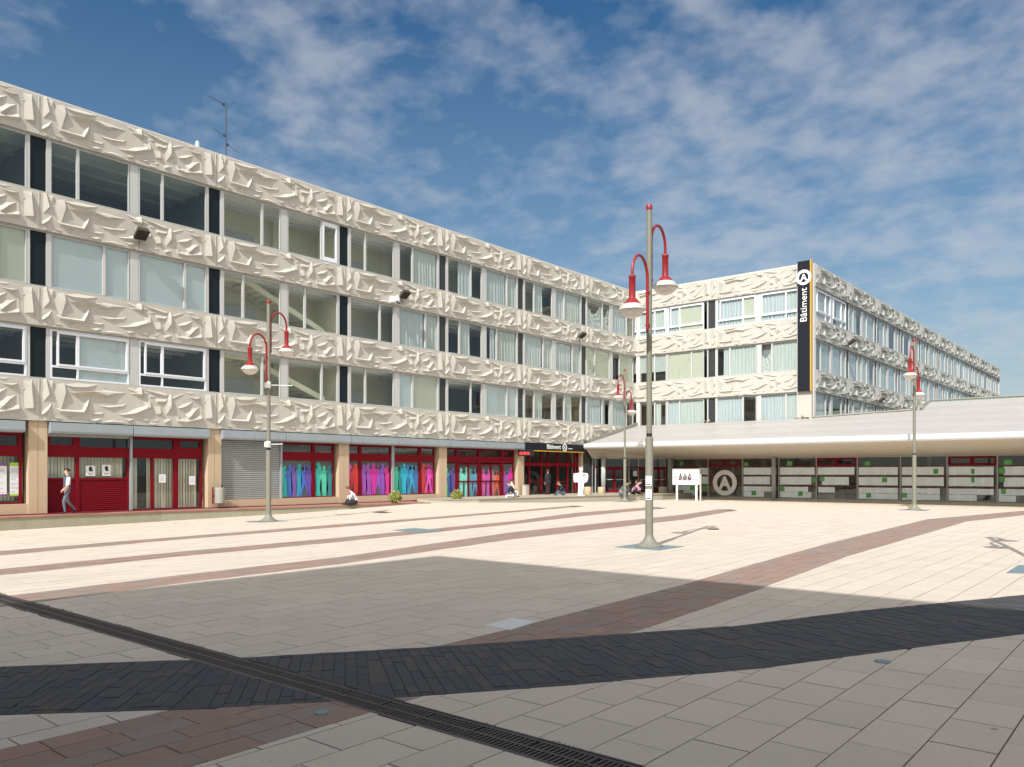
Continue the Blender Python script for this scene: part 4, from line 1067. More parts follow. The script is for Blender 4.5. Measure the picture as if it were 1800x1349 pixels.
for k in range(n):
    ya, yb = 47.6+(YG-47.6)*k/n+.010, 47.6+(YG-47.6)*(k+1)/n-.010; f = lambda y_: 3.54+(2.86-3.54)*((y_-47.6)/(YG-47.6))
    b = MB(); xf = lambda y_: XA+.02+(-28.9-XA-.02)*(y_-47.6)/(YG-47.6); xa, xb_ = xf(ya), xf(yb)
    b.add([(xa,ya,f(ya)),(XB,ya,f(ya)),(XB,yb,f(yb)),(xb_,yb,f(yb)),(xa,ya,f(ya)+.03),(XB,ya,f(ya)+.03),(XB,yb,f(yb)+.03),(xb_,yb,f(yb)+.03)], [(0,3,2,1),(4,5,6,7),(0,1,5,4),(1,2,6,5),(2,3,7,6),(3,0,4,7)])
    pp('soffit_board', b, SOFF)
b = MB(); b.quad((XA+.1,47.6,3.60),(XB,47.6,3.60),(XB,YG,2.92),(-28.9,YG,2.92)); pp('soffit_backing', b, BLACK)
b = MB()
for (ya,za),(yb,zb) in zip(fine, fine[1:]):
    b.add([(XA-.12,ya,za-.35),(XA-.12,yb,zb-.35),(XA-.12,yb,zb+.24),(XA-.12,ya,za+.24),(XA+.02,ya,za-.35),(XA+.02,yb,zb-.35),(XA+.02,yb,zb+.24),(XA+.02,ya,za+.24)], [(0,1,2,3),(4,7,6,5),(3,2,6,7),(0,4,5,1)])
pp('flashing', b, FLASH)
b = MB(); b.box(-19.0, -18.9, 54.8, 54.9, 5.5, 5.9)
b = MB(); b.tube([(-20.4,54.6,5.60),(-18.9,54.75,5.63),(-13.0,55.72,5.90)], .055, 8); pp('gutter', b, FLASH)
b = MB(); b.tube([(-12.75,55.7,5.9),(-12.75,58.3,6.62),(XB,58.3,6.62)], .06, 8); pp('gutter', b, FLASH)
b = MB(); b.box(-12.7, XB, 58.35, 58.5, 3, 6.5); pp('rear_wall', b, CONC)
# glass front
muls = [-28.88, -26.02, -23.45, -20.88, -18.37, -15.80, -13.26, -10.69, -8.12, -5.55, -2.98, -.41, 2.16, 4.73]
b = MB(); b.box(-28.9, XB, YG-.06, YG+.06, 0.02, .14); pp('sill', b, ALUD)
b = MB(); b.box(-28.9, XB, YG-.07, YG+.07, 2.82, 2.93); pp('head_rail', b, ALUD)
b = MB(); b.box(-27.2, XB, YG-.35, YG-.065, -.1, .075); pp('kerb', b, mat('yellowed_kerb', (.50,.45,.30), .85, var=.15, vscale=2))
for x in muls: b = MB(); b.box(x-.035, x+.035, YG-.06, YG+.06, .141, 2.819); pp('mullion', b, ALUD)
for z_ in (2.26, 1.64, .96):
    b = MB(); 
    for a_, c_ in zip(muls, muls[1:]): b.box(a_+.036, c_-.036, YG-.045, YG+.02, z_-.03, z_+.03)
    pp('red_rail', b, mat('dull_red_rail', (.13,.02,.022), .45))
for i, (a_, c_) in enumerate(zip(muls, muls[1:])):
    b = MB(); b.quad((a_+.036,YG+.024,.142),(c_-.036,YG+.024,.142),(c_-.036,YG+.024,2.818),(a_+.036,YG+.024,2.818)); pp('pane', b, GLASSP)
def hopper(a_, c_):
    b = MB(); z0, z1, y0, y1 = 2.30, 2.815, YG-.075, YG-.046; m_ = (a_+c_)/2
    b.box(a_+.04, c_-.04, y0, y1, z0, z0+.11); b.box(a_+.04, c_-.04, y0, y1, z1-.11, z1); b.box(a_+.04, a_+.15, y0, y1, z0+.11, z1-.11); b.box(c_-.15, c_-.04, y0, y1, z0+.11, z1-.11); b.box(m_-.09, m_+.09, y0, y1, z0+.11, z1-.11)
    pp('hopper_window', b, RED)
for a_, c_ in ((-26.02,-23.45), (-18.37,-15.80), (-10.69,-8.12), (-2.98,-.41)): hopper(a_, c_)
# chamfered entrance between the left wing and the post: glazing bars, panes and two red double doors
E0, E1 = Vector((-33.0, 48.55, 0)), Vector((-28.95, 52.95, 0)); ED = (E1-E0); EL = ED.length; eu = ED/EL; en = Vector((eu.y, -eu.x, 0))
def ebox(name, a, c, o0, o1, z0, z1, m):
    b = MB(); p = E0+eu*a; q = E0+eu*c
    b.prism([tuple(p+en*o0+Vector((0,0,z0))), tuple(q+en*o0+Vector((0,0,z0))), tuple(q+en*o1+Vector((0,0,z0))), tuple(p+en*o1+Vector((0,0,z0)))], (0,0,z1-z0)); pp(name, b, m)
def eat(x):
    t = (x-900)/FPX; dx, dy = -SA+CA*t, CA+SA*t
    return ((E0.x*dy-E0.y*dx)/(dx*eu.y-dy*eu.x))
ex = [0.0, .25]+[eat(x) for x in (1062, 1097, 1105, 1122, 1146, 1169)]+[EL]
for a in ex: ebox('mullion', max(0, a-.03), min(EL, a+.03), -.06, .06, .40, 2.86, ALUD)
for a, c in zip(ex, ex[1:]):
    if c-a < .2: continue
    b = MB(); p, q = E0+eu*(a+.03), E0+eu*(c-.03); b.quad((p.x,p.y,.42),(q.x,q.y,.42),(q.x,q.y,2.85),(p.x,p.y,2.85)); pp('pane', b, GLASSP)
ebox('head_rail', 0, EL, -.08, .08, 2.86, 3.0, ALUD); ebox('transom', .04, EL-.04, .062, .075, 2.20, 2.28, RED)
for a, c in ((ex[2], ex[3]), (ex[5], ex[6]), (ex[6], ex[7])):
    m_ = (a+c)/2
    for u0, u1, z0, z1 in ((a,a+.10,.42,2.2),(c-.10,c,.42,2.2),(m_-.07,m_+.07,.42,2.2)): ebox('red_door', u0, u1, .062, .11, z0, z1, RED)
    for z0, z1 in ((.42,.60),(2.06,2.20)): ebox('red_door_rail', a+.101, m_-.071, .063, .108, z0, z1, RED); ebox('red_door_rail', m_+.071, c-.101, .063, .108, z0, z1, RED)
    for z0 in (1.34,): ebox('push_bar', a+.101, m_-.071, .11, .13, z0, z0+.04, ALU); ebox('push_bar', m_+.071, c-.101, .11, .13, z0, z0+.04, ALU)
b = MB(); b.box(ex[4], ex[5]-.1, -.01, .01, 1.9, 2.2)
p = E0+eu*(eat(1117)); b = MB(); b.quad((p.x-.12,p.y-.13,1.6),(p.x+.08,p.y+.09,1.6),(p.x+.08,p.y+.09,2.0),(p.x-.12,p.y-.13,2.0)); pp('door_notice', b, PAPER)
p = E0+eu*eat(1058)+en*.45; b = MB(); b.lathe([(.17,.40),(.17,2.95)], (p.x,p.y,0), 16); pp('round_column', b, mat('grey_column', (.42,.45,.44), .45, var=.05), True)
b = MB(); b.poly([(XA+.0,47.62,3.55),(E1.x,E1.y,2.90),(E0.x,E0.y,2.90)]); pp('soffit_corner', b, SOFF)
b = MB(); b.quad((XL+.02,47.6,.4),(XL+.02,E0.y,.4),(XL+.02,E0.y,3.9),(XL+.02,47.6,3.9)); pp('side_wall', b, mat('dark_side_panel', (.05,.055,.055), .4))
# posts
b = MB(); b.box(-29.0, -28.72, YG-.55, YG-.27, 0.0, 2.98); pp('post', b, mat('grey_post', (.33,.34,.31), .5, var=.06))
b = MB(); b.lathe([(.14,0),(.14,3.0)], (-21.11, YG-.35, 0), 16); pp('round_column', b, mat('grey_column', (.42,.45,.44), .45, var=.05), True)
for x in (-12.0, -3.0, -26.8, -31.6):
    b = MB(); b.lathe([(.13,0),(.13,3.4)], (x, YG+1.6, 0), 14); pp('inner_column', b, mat('inner_column', (.45,.44,.38), .6), True)
# interior
b = MB(); b.quad((XA,YG+1.5,.03),(XB,YG+1.5,.03),(XB,YG,.03),(XA,YG,.03),2)
if True:
    y1 = 58.3
    b.quad((XR+.3,y1,0),(XB,y1,0),(XB,y1,4.6),(XR+.3,y1,4.6),0); b.quad((XA,YG+.1,.03),(XB,YG+.1,.03),(XB,y1,.03),(XA,y1,.03),2)
    b.quad((XA,54.70,0),(XR+.3,54.70,0),(XR+.3,54.70,5.2),(XA,54.70,5.2),0)
    b.quad((XA,YG+.1,3.1),(XB,YG+.1,3.1),(XB,y1,3.1),(XA,y1,3.1),1)
    for k in range(9):
        x = -18+k*2.6; b.box(x, x+random.uniform(.6,1.6), y1-.7, y1-.05, .03, random.uniform(.9,2.2), 3)
pp('interior', b, [mat('lobby_wall', (.26,.25,.20), .9, var=.3, vscale=.6), mat('lobby_ceiling', (.25,.25,.23), .9), mat('lobby_floor', (.16,.13,.10), .5), mat('lobby_furniture', (.10,.09,.08), .8, isl=.5)])
# exam lists: rows of printed sheets on the inside of the glass; the green cards are parts of their own
def sheet_mb(b, x, z0, z1, w_=.208, dy=0.0): b.quad((x,YG-.0+dy,z0),(x+w_,YG+dy,z0),(x+w_,YG+dy,z1),(x,YG+dy,z1))
rows = [(1.72,2.20),(1.06,1.58),(.57,.92),(.20,.55)]
lim = {-26.02: None, -23.45: [(0,1),(0,.78),(0,.98),(0,.62)], -20.88: [(0,1),(.0,.86),(0,.8),(0,.88)], -18.37: [(0,1),(.12,.86),(.02,.5),(0,0)], -15.80: [(0,1),(0,1),(0,1),(0,1)], -13.26: [(0,.98),(0,1),(0,.86),(0,.86)], -10.69: [(0,1),(0,.95),(0,1),(0,.62)], -8.12: [(.1,1),(.1,1),(0,1),(0,.4)], -5.55: [(0,1),(0,.9),(0,.9),(0,.5)], -2.98: [(0,1),(0,1),(0,1),(0,.3)]}
b = MB(); rr = random.Random(5)
for x0, rws in lim.items():
    if not rws: continue
    for (z0,z1),(f0,f1) in zip(rows, rws):
        x = x0+.06+f0*2.45
        while x < x0+.06+f1*2.45-.2:
            sheet_mb(b, x, z0+rr.uniform(-.006,.006), z1+rr.uniform(-.008,.008)); x += .2105
for (z0,z1) in rows[:2]:
    for k in range(3): sheet_mb(b, -26.7+k*.222, z0, z1)
for k in range(8): sheet_mb(b, -28.6+k*.222, rows[2][0], rows[2][1]); 
for k in range(5): sheet_mb(b, -28.0+k*.222, rows[3][0], rows[3][1])
pp('sheet_lists', b, SHEET, kind='stuff')
def at_px(x): return on_mid(x, YG)[0]
greens = [(1198,815,7),(1312,817,7),(1388,815,9),(1525,816,9),(1772,813,12),(1445,842,8),(1430,845,8),(1555,844,8),(1325,867,8),(1407,868,8),(1375,860,8),(1527,871,8),(1590,871,8),(1645,829,7),(1710,829,5),(1761,828,10),(1761,843,9),(1710,844,5),(1764,864,7),(1217,858,8),(1240,857,9),(1196,866,8)]
for x, y, w_ in greens:
    X, d = on_mid(x, YG-.01); hw = w_/2*d/FPX/.95; z_ = zat(y, d); b = MB(); b.box(X-hw, X+hw, YG-.012, YG-.008, z_-.15, z_+.15); pp('green_card', b, GREENP)
# circled A on the glass
X, d = on_mid(1275, YG); zc_ = zat(849, d)
lg = obj('logo_ring', ring_mesh(.58, .90, .01, WHITE), pav, Vector((X, YG-.09, zc_))-PL)
me = text_mesh('A', 1.20, WHITE, .004, .05, 'CENTER'); o = obj('logo_letter', me, pav, Vector((X, YG-.095, zc_-.42))-PL); o.rotation_euler = (PI/2, 0, 0)

# far flat roof beyond the pavilion
t = thing('far_hall', 'flat grey-green roof edge of a hall beyond the pavilion at right', 'building', (-4, 92, 0))
b = MB(); b.box(-14, 16, 0, 12, 0, 9.0); obj('wall', b.mesh('wall', mat('far_wall', (.40,.43,.38), .8)), t)
b = MB(); b.box(-14.2, 16.2, -.2, 12.2, 9.0, 9.35); obj('roof', b.mesh('roof', mat('far_roof', (.22,.28,.25), .8)), t)

# block behind the camera that throws the big shadow
ox, oy = -12.62+SUN_AZ[0]*16.1/math.tan(SUN_EL), 12.52+SUN_AZ[1]*16.1/math.tan(SUN_EL)
ob = thing('teaching_block', 'cream concrete block behind the viewer that shades the near paving', 'building', (ox, oy, 0))
b = MB(); b.box(0.02, 46, -18, -.25, 0, 16.05); obj('wall', b.mesh('wall', CONC), ob)
for k, (z0, z1) in enumerate(WIN):
    b = MB(); b.box(.3, 45.7, -.26, -.20, z0, z1); obj('window', b.mesh('window', DARKP), ob)
for k, (z0, z1) in enumerate(BANDS):
    for i in range(6):
        obj('relief_panel', REL[k], ob, (.03+(i+1)*LB, -.25, z0), PI)
b = MB(); b.box(-.02, 46.1, -18.1, .02, 16.05, 16.12); obj('coping', b.mesh('coping', COPE), ob)

# ------------------------------------------------------------------ lamp posts
def lamp(pos, direction, label):
    t = thing('street_lamp', label, 'street lamp', (pos[0], pos[1], gz(*pos)), 0, 'twin-headed red and grey lamps on the plaza')
    return t
lamp_meshes = {}
def lm(key, fn):
    if key not in lamp_meshes: lamp_meshes[key] = fn()
    return lamp_meshes[key]
def build_lamp():
    t = bpy.data.objects.new('street_lamp', None); COL.objects.link(t)
    def add(name, b, m, parent=None, ang=35): 
        return obj(name, smooth_by_angle(b.mesh(name, m), ang), parent or t)
    b = MB(); b.box(-.62,.62,-.62,.62,.001,.012); b.box(-.55,.55,-.55,.55,.012,.016); add('ground_plate', b, STEELP)
    b = MB(); b.lathe([(.345,.017),(.345,.035),(.33,.045),(.25,.085),(.17,.15),(.12,.23),(.098,.30),(.098,.32)], seg=28); add('base_flare', b, POLE)
    for k in range(4):
        b = MB(); a = k*PI/2+.4; b.lathe([(.018,.03),(.018,.06),(.01,.07)], (.30*math.cos(a),.30*math.sin(a),0), 6); add('bolt', b, IRON)
    b = MB(); b.lathe([(.096,.30),(.096,2.66),(.090,2.70),(.07,2.715)], seg=24); add('lower_pole', b, POLE)
    b = MB(); b.lathe([(.074,2.735),(.074,2.76),(.070,2.765),(.070,2.785),(.074,2.79),(.074,2.81)], seg=20); add('joint_ring', b, BLACK)
    b = MB(); b.lathe([(.069,2.70),(.069,8.36)], seg=20); add('upper_pole', b, POLE)
    b = MB(); b.lathe([(.074,8.33),(.078,8.36),(.078,8.42),(.06,8.46),(.02,8.475)], seg=20); add('pole_cap', b, RED2)
    for sgn, zs, ze, zt, zend in ((1, 6.46, 7.55, 8.05, 7.36), (-1, 5.32, 6.62, 7.12, 6.53)):
        r = .41*.5; path = [(0, sgn*.095, zs), (0, sgn*.095, (zs+ze)/2), (0, sgn*.095, ze)]
        cx = .095+(.80-.095)/2; rx = (.80-.095)/2
        for k in range(1, 13): a = PI-PI*k/12; path.append((0, sgn*(cx+rx*math.cos(a)), ze+(zt-ze)*math.sin(a)))
        path.append((0, sgn*.80, zend))
        b = MB(); b.tube(path, .036, 10); arm = add('arm', b, RED2)
        for zz in (zs+.15, ze-.35):
            b = MB(); b.box(-.05,.05, min(sgn*.05,sgn*.10), max(sgn*.05,sgn*.10), zz-.03, zz+.03); add('bracket', b, RED2, arm)
        c = (0, sgn*.80, 0)
        b = MB(); b.lathe([(.05,zend+.03),(.085,zend+.03),(.092,zend),(.085,zend-.03),(.079,zend-.04),(.079,zend-.50),(.084,zend-.52)], c, 20); head = add('lamp_head', b, RED2)
        b = MB(); b.lathe([(.085,zend-.52),(.12,zend-.55),(.17,zend-.60),(.225,zend-.66)], c, 24, cap=False); add('lamp_shade', b, RED2, head)
        b = MB(); b.lathe([(.226,zend-.66),(.29,zend-.72),(.33,zend-.78),(.335,zend-.80),(.30,zend-.80)], c, 24, cap=False); add('collar', b, COLLAR, head)
        b = MB(); b.lathe([(.30,zend-.79),(.285,zend-.83),(.24,zend-.90),(.17,zend-.955),(.08,zend-.985),(.01,zend-.99)], c, 24); add('globe', b, GLOBE, head, 80)
    return t
proto = build_lamp()
LAMPS = [((-10.11,17.38), 0, 'tallest lamp in the picture, with paper notices taped to its pole'),
         ((-26.81,17.55), 0, 'lamp with two white banner brackets, before the grey roller shutter'),
         ((-27.25,43.8), PI, 'most distant lamp, by the people seated at the pavilion corner'),
         ((-10.16,43.14), PI, 'lamp in front of the exam lists on the pavilion glass'),
         ((-1.80,18.0), 0, 'lamp just outside the picture whose shadow falls at the right edge')]
lamps = []
for i, (p, rz, lab) in enumerate(LAMPS):
    o = proto if i == 0 else copy_tree(proto)
    o.location = (p[0], p[1], gz(*p)); o.rotation_euler = (0,0,rz); tag(o, lab, 'street lamp', 'red and grey twin-headed plaza lamps'); lamps.append(o)
for z_, ln in ((5.22, .95), (2.95, .55)):
    b = MB(); b.lathe([(.085,-.12),(.085,.12)], seg=16); b.tube([(.06,.08,.0),(.4*ln,.85*ln,.02)], .018, 6); b.box(-.11,.11,-.11,-.06,-.10,.10)
    obj('banner_bracket', b.mesh('banner_bracket', WHITE), lamps[1], (0,0,z_))
# notices with arrows
def notice(z0, z1, label):
    la = LAMPS[0][0]; ang = math.atan2(-la[1], -la[0]); r = .102
    t = thing('notice', label, 'notice', (la[0], la[1], z0), ang-.05)
    b = MB(); n = 8; vs = []
    for k in range(n+1):
        a = -1.05+1.75*k/n; vs += [(r*math.cos(a), r*math.sin(a), 0), (r*math.cos(a), r*math.sin(a), z1-z0)]
    b.add(vs, [(2*k, 2*k+2, 2*k+3, 2*k+1) for k in range(n)]); obj('paper', b.mesh('paper', PAPER, True), t)
    b = MB(); r2 = r+.002
    def ap(u, v): a = -.85+1.3*u; return (r2*math.cos(a), r2*math.sin(a), v)
    hh = (z1-z0)
    for k in range(5):
        u0, u1 = .05+k*.13, .05+(k+1)*.13; b.quad(ap(u0,.10*hh), ap(u1,.10*hh), ap(u1,.18*hh), ap(u0,.18*hh))
    b.add([ap(.66,.05*hh), ap(.98,.14*hh), ap(.66,.23*hh)], [(0,1,2)]); obj('arrow', b.mesh('arrow', INK), t)
    b = MB()
    for j in range(6):
        v = hh*(.9-.09*j)
        for k in range(6):
            if random.random() < .2: continue
            u0, u1 = .08+k*.14, .08+k*.14+random.uniform(.06,.12); b.quad(ap(u0,v-.008), ap(u1,v-.008), ap(u1,v), ap(u0,v))
    obj('small_print', b.mesh('small_print', mat('grey_print', (.35,.38,.45), .7)), t)
px_m = 19.82/FPX
notice((962-854.5)*px_m, (962-837)*px_m, 'upper white notice with black arrow taped round the tallest lamp')
notice((962-879)*px_m, (962-860)*px_m, 'lower white notice with black arrow taped round the tallest lamp')

# ------------------------------------------------------------------ signs
sx0, sx1 = on_mid(1403, YM-.3)[0], on_mid(1425, YM-.3)[0]; zs0, zs1 = zat(688, on_mid(1414, YM-.3)[1]), zat(459.5, on_mid(1414, YM-.3)[1])
sg = thing('vertical_sign', 'tall black sign reading Bâtiment with circled A on the building corner', 'sign', (sx0, YM-.2, zs0))
W_, H_ = sx1-sx0, zs1-zs0
b = MB(); b.box(0, W_, -.22, 0, 0, H_); obj('face', b.mesh('face', SIGNB), sg)
b = MB(); b.box(W_, W_+.07, -.23, 0, -.01, H_+.05); obj('yellow_edge', b.mesh('yellow_edge', YELL), sg)
zc_ = zat(488.5, on_mid(1414, YM-.3)[1])-zs0
obj('logo_ring', ring_mesh(.33, .515, .02, WHITE), sg, (W_*.5, -.225, zc_)); 
b = MB(); b.lathe([(.33,0),(.33,.008)], seg=32); o = obj('logo_ground', b.mesh('logo_ground', SIGNB), sg, (W_*.5, -.223, zc_)); o.rotation_euler = (PI/2,0,0)
o = obj('logo_letter', text_mesh('A', .62, WHITE, .003, .022, 'CENTER'), sg, (W_*.5, -.238, zc_-.215)); o.rotation_euler = (PI/2,0,0)
zl0 = zat(567, on_mid(1414, YM-.3)[1])-zs0
me = text_mesh('Bâtiment', .86, WHITE, .003, .0); tw = max(v.co.x for v in me.vertices); sc_ = (zat(507, on_mid(1414, YM-.3)[1])-zs0-zl0)/tw
o = obj('lettering', me, sg, (W_*.74, -.226, zl0)); o.rotation_euler = (PI/2, -PI/2, 0); o.scale = (sc_, sc_*1.0, 1)
# entrance sign
es = thing('entrance_sign', 'black fascia sign reading Bâtiment A over the entrance doors', 'sign', (XL, YS+4.02*LB, 3.28), PI/2)
b = MB(); b.fbox(0, .925*LB, -.02, .24, .06, .56); obj('face', b.mesh('face', SIGNB), es)
b = MB(); b.fbox(0, .925*LB, -.02, .245, 0, .058); obj('yellow_edge', b.mesh('yellow_edge', YELL), es)
o = obj('lettering', text_mesh('Bâtiment', .44, WHITE, .002, .006), es, (2.25, -.245, .20)); o.rotation_euler = (PI/2,0,0)
obj('logo_ring', ring_mesh(.19, .26, .01, WHITE, 32), es, (4.30, -.245, .31)); o = obj('logo_letter', text_mesh('A', .34, WHITE, .002, .01, 'CENTER'), es, (4.30, -.25, .20)); o.rotation_euler = (PI/2,0,0)
b = MB()
for k in range(3): b.fbox(4.75+k*.17, 4.87+k*.17, .241, .246, .22, .28)
obj('small_print', b.mesh('small_print', WHITE), es)
ls = thing('led_sign', 'small projecting black display with red lit word above the entrance', 'sign', (XL+.05, YS+3.955*LB, 2.93), 0)
b = MB(); b.box(0, 1.18, -.08, .08, 0, .40); obj('case', b.mesh('case', BLACK), ls)
o = obj('lettering', text_mesh('cinéma', .30, LEDR, .001, .004), ls, (.10, -.083, .10)); o.rotation_euler = (PI/2,0,0)
# information board
iX, iY = ground(1206, 880.5); ib = thing('information_board', 'white information board on legs with printed panel by the pavilion', 'notice board', (iX, iY, 0), 0.30)
b = MB(); b.box(-.86,.86,-.05,.05,1.08,2.06); obj('panel', b.mesh('panel', mat('board_white', (.72,.72,.69), .5, var=.04)), ib)
b = MB(); b.box(-.90,.90,-.07,.07,2.061,2.11); b.box(-.90,-.861,-.07,.07,1.06,2.06); b.box(.861,.90,-.07,.07,1.06,2.06); b.box(-.861,.861,-.07,.07,1.04,1.079); obj('frame', b.mesh('frame', ALUD), ib)
for x in (-.60, .68): b = MB(); b.box(x-.06, x+.06, -.045, .045, 0, 1.039); obj('leg', b.mesh('leg', WHITE), ib)
b = MB(); b.box(-.62,.70,-.04,.04,-.0,.06); 
b = MB(); b.box(.885,.99,.0,.09,0,1.75); obj('stay', b.mesh('stay', ALUD), ib)
for k in range(3):
    b = MB(); x = -.36+k*.30; rr = random.Random(k)
    b.fbox(x-.13, x+.13, .0505, .052, 1.34, 1.64); b.fbox(x-.06, x+.06, .0505, .052, 1.64, 1.70); b.fbox(x-.035,x+.035,.0505,.052,1.70,1.82); 
    f = obj('printed_figure', b.mesh('printed_figure', INK), ib); b = MB()
    for q in range(26):
        a, c = rr.uniform(x-.12,x+.10), rr.uniform(1.35,1.61); b.fbox(a, a+.028, .0525, .0535, c, c+.024, rr.choice((0,1,1)))
    obj('print_pattern', b.mesh('print_pattern', [mat('print_red', (.45,.10,.08), .6), PAPER]), f)
b = MB(); b.fbox(-.70,-.66,.0505,.052,1.42,1.66); b.fbox(-.655,-.64,.0505,.052,1.50,1.62); obj('side_print', b.mesh('side_print', INK), ib)
# cut-out figure
mY, md = on_left(1021, -29.0); mX = -29.0
cf = thing('cutout_figure', 'white life-size cut-out figure with black scribble beside the entrance', 'sign', (mX, mY, .40), .35)
pts = [(-.20,0),(-.16,.7),(-.19,.86),(-.44,.84),(-.48,1.0),(-.48,1.40),(-.14,1.44),(-.06,1.50),(-.10,1.58),(-.12,1.78),(.12,1.78),(.10,1.58),(.06,1.50),(.14,1.44),(.42,1.42),(.48,1.30),(.46,1.05),(.40,.88),(.20,.80),(.18,.5),(.12,0),(.01,0),(0,.05),(-.03,0)]
b = MB(); b.prism([(x, 0, z) for x, z in pts], (0,.02,0)); obj('board', b.mesh('board', mat('board_card', (.60,.60,.59), .6, var=.03)), cf)
b = MB()
for p, q in (((.12,1.28),(.2,1.30)),((.2,1.30),(.14,1.2)),((.14,1.2),(.22,1.22)),((.22,1.22),(.26,1.32)),((.26,1.32),(.33,1.24)),((.33,1.24),(.36,1.08)),((.3,1.18),(.40,1.20)),((.14,1.34),(.36,1.36))): b.tube([(p[0],-.006,p[1]),(q[0],-.006,q[1])], .011, 5)
obj('scribble', b.mesh('scribble', INK), cf)
b = MB(); b.box(-.22,.22,.02,.36,0,.03); obj('foot', b.mesh('foot', WHITE), cf)

# ------------------------------------------------------------------ posters on the shop windows
def poster(bay, s, z0, z1, wd, label, kind):
    t = thing('poster', label, 'poster', (XL+WP+.02, YS+(bay+s)*LB, z0), PI/2); h = z1-z0
    b = MB(); b.fbox(0, wd, 0, .003, 0, h); obj('paper', b.mesh('paper', PAPER), t)
    if kind[0] == 'list':
        c = mat('poster_'+kind[1], dict(purple=(.22,.08,.25), green=(.35,.55,.04))[kind[1]], .5)
        b = MB(); b.fbox(0, wd, .0031, .005, h-.13, h); b.fbox(0, wd, .0031, .005, 0, .07); obj('coloured_bar', b.mesh('coloured_bar', c), t)
        b = MB(); r = random.Random(int(s*99))
        for k in range(24):
            z_ = .12+(h-.3)*k/24
            if r.random() < .25: continue
            b.fbox(.04, wd*r.uniform(.4,.9), .0031, .004, z_, z_+.016)
        obj('print_lines', b.mesh('print_lines', mat('list_print', (.35,.40,.45), .7)), t)
    elif kind[0] == 'pict':
        b = MB(); o = b.lathe([(.07,0),(.07,.002)], seg=14); me = b.mesh('printed_head', INK); q = obj('printed_head', me, t, (wd*.5, -.004, h*.74)); q.rotation_euler = (PI/2,0,0)
        b = MB(); b.fbox(wd*.35, wd*.75, .0031, .005, h*.45, h*.62); b.fbox(wd*.2, wd*.8, .0031, .005, h*.14, h*.2); obj('print_lines', b.mesh('print_lines', INK), t)
    else:
        b = MB()
        for k in range(5): b.fbox(.05, wd-.06-.03*(k % 2), .0031, .005, h*(.25+.13*k), h*(.25+.13*k)+.012)
        obj('print_lines', b.mesh('print_lines', mat('grey_print', (.35,.38,.45), .7)), t)
def sfrac(x): return (on_left(x)[0]-YS)/LB
poster(-1, sfrac(-16)+1, .98, 2.22, .60, 'tall white list with purple bars in the first shop window', ('list','purple'))
poster(-1, sfrac(22)+1, .98, 2.22, .42, 'tall white list with lime-green bars in the first shop window', ('list','green'))
poster(0, sfrac(156), 1.72, 2.12, .36, 'pale picture notice at left over the red slatted panel', ('pict',))
poster(0, sfrac(185), 1.72, 2.16, .33, 'white picture notice at right over the red slatted panel', ('pict',))
poster(0, sfrac(285), 1.42, 1.78, .30, 'white sheet on the middle glazed door with vertical blinds', ('txt',))
poster(0, sfrac(338), 1.32, 1.70, .28, 'white sheet with torn corner on the right door pane', ('txt',))

# ------------------------------------------------------------------ floodlights, camera, antenna, vents
def flood(loc, rz, label, group='floodlights on the relief bands'):
    t = thing('floodlight', label, 'floodlight', loc, rz, group)
    b = MB(); b.tube([(0,0,.42),(0,-.22,.40),(0,-.30,.22)], .025, 6); b.box(-.05,.05,-.03,.05,.36,.50); obj('bracket', b.mesh('bracket', ALU), t)
    b = MB(); b.add([(-.26,-.22,-.02),(.26,-.22,-.02),(.26,-.62,.26),(-.26,-.62,.26),(-.22,-.12,.10),(.22,-.12,.10),(.22,-.52,.40),(-.22,-.52,.40)], [(0,3,2,1),(4,5,6,7),(0,1,5,4),(1,2,6,5),(2,3,7,6),(3,0,4,7)]); hs = obj('housing', b.mesh('housing', mat('brown_housing', (.06,.045,.03), .45)), t)
    b = MB(); b.add([(-.23,-.245,-.008),(.23,-.245,-.008),(.23,-.595,.237),(-.23,-.595,.237)], [(0,1,2,3)]); 
    b = MB()
    for k in range(6):
        u = k/5; y_, z_ = -.24-.35*u, -.015+.245*u; b.box(-.24,.24,y_-.006,y_+.006,z_-.03,z_+.01)
    obj('louvre', b.mesh('louvre', BLACK), hs)
    b = MB(); b.tube([(.02,-.10,.12),(.03,-.10,-.25),(.0,-.09,-.45)], .012, 5); obj('cable', b.mesh('cable', BLACK), t)
flood((XL+.05, 15.45, 11.45), PI/2, 'brown floodlight on the relief band above the pale blue blinds')
flood((XL+.05, 29.95, 11.45), PI/2, 'brown floodlight beside the white camera box on the relief band')
flood((XL+.05, 46.9, 11.45), PI/2, 'brown floodlight on the relief band near the inner corner')
flood((XR+.05, 61.8, 11.40), PI/2, 'brown floodlight on the grey right wing beyond the tall sign')
flood((XR+.05, 69.5, 7.62), PI/2, 'brown floodlight low on the grey right wing above the canopy')
t = thing('security_camera', 'white security camera box on the relief band beside a floodlight', 'camera', (XL+.05, 29.4, 11.12), PI/2)
b = MB(); b.box(-.22,.22,-.30,0,0,.30); obj('housing', b.mesh('housing', WHITE), t)
b = MB(); b.tube([(0,-.3,.05),(.1,-.45,-.06)], .05, 8); obj('lens', b.mesh('lens', BLACK), t)
ax, ay = XL-3.0, None
dA = on_left(397, XL-3.0); an = thing('antenna', 'thin television antenna mast on the parapet roof', 'antenna', (XL-3.0, dA[0], 15.9))
zb_, zt_ = 15.9, zat(185, dA[1]); hA = zt_-zb_
b = MB(); b.tube([(0,0,0),(.02,0,hA)], .028, 8); obj('mast', b.mesh('mast', mat('antenna_metal', (.10,.10,.11), .4, metal=.6)), an)
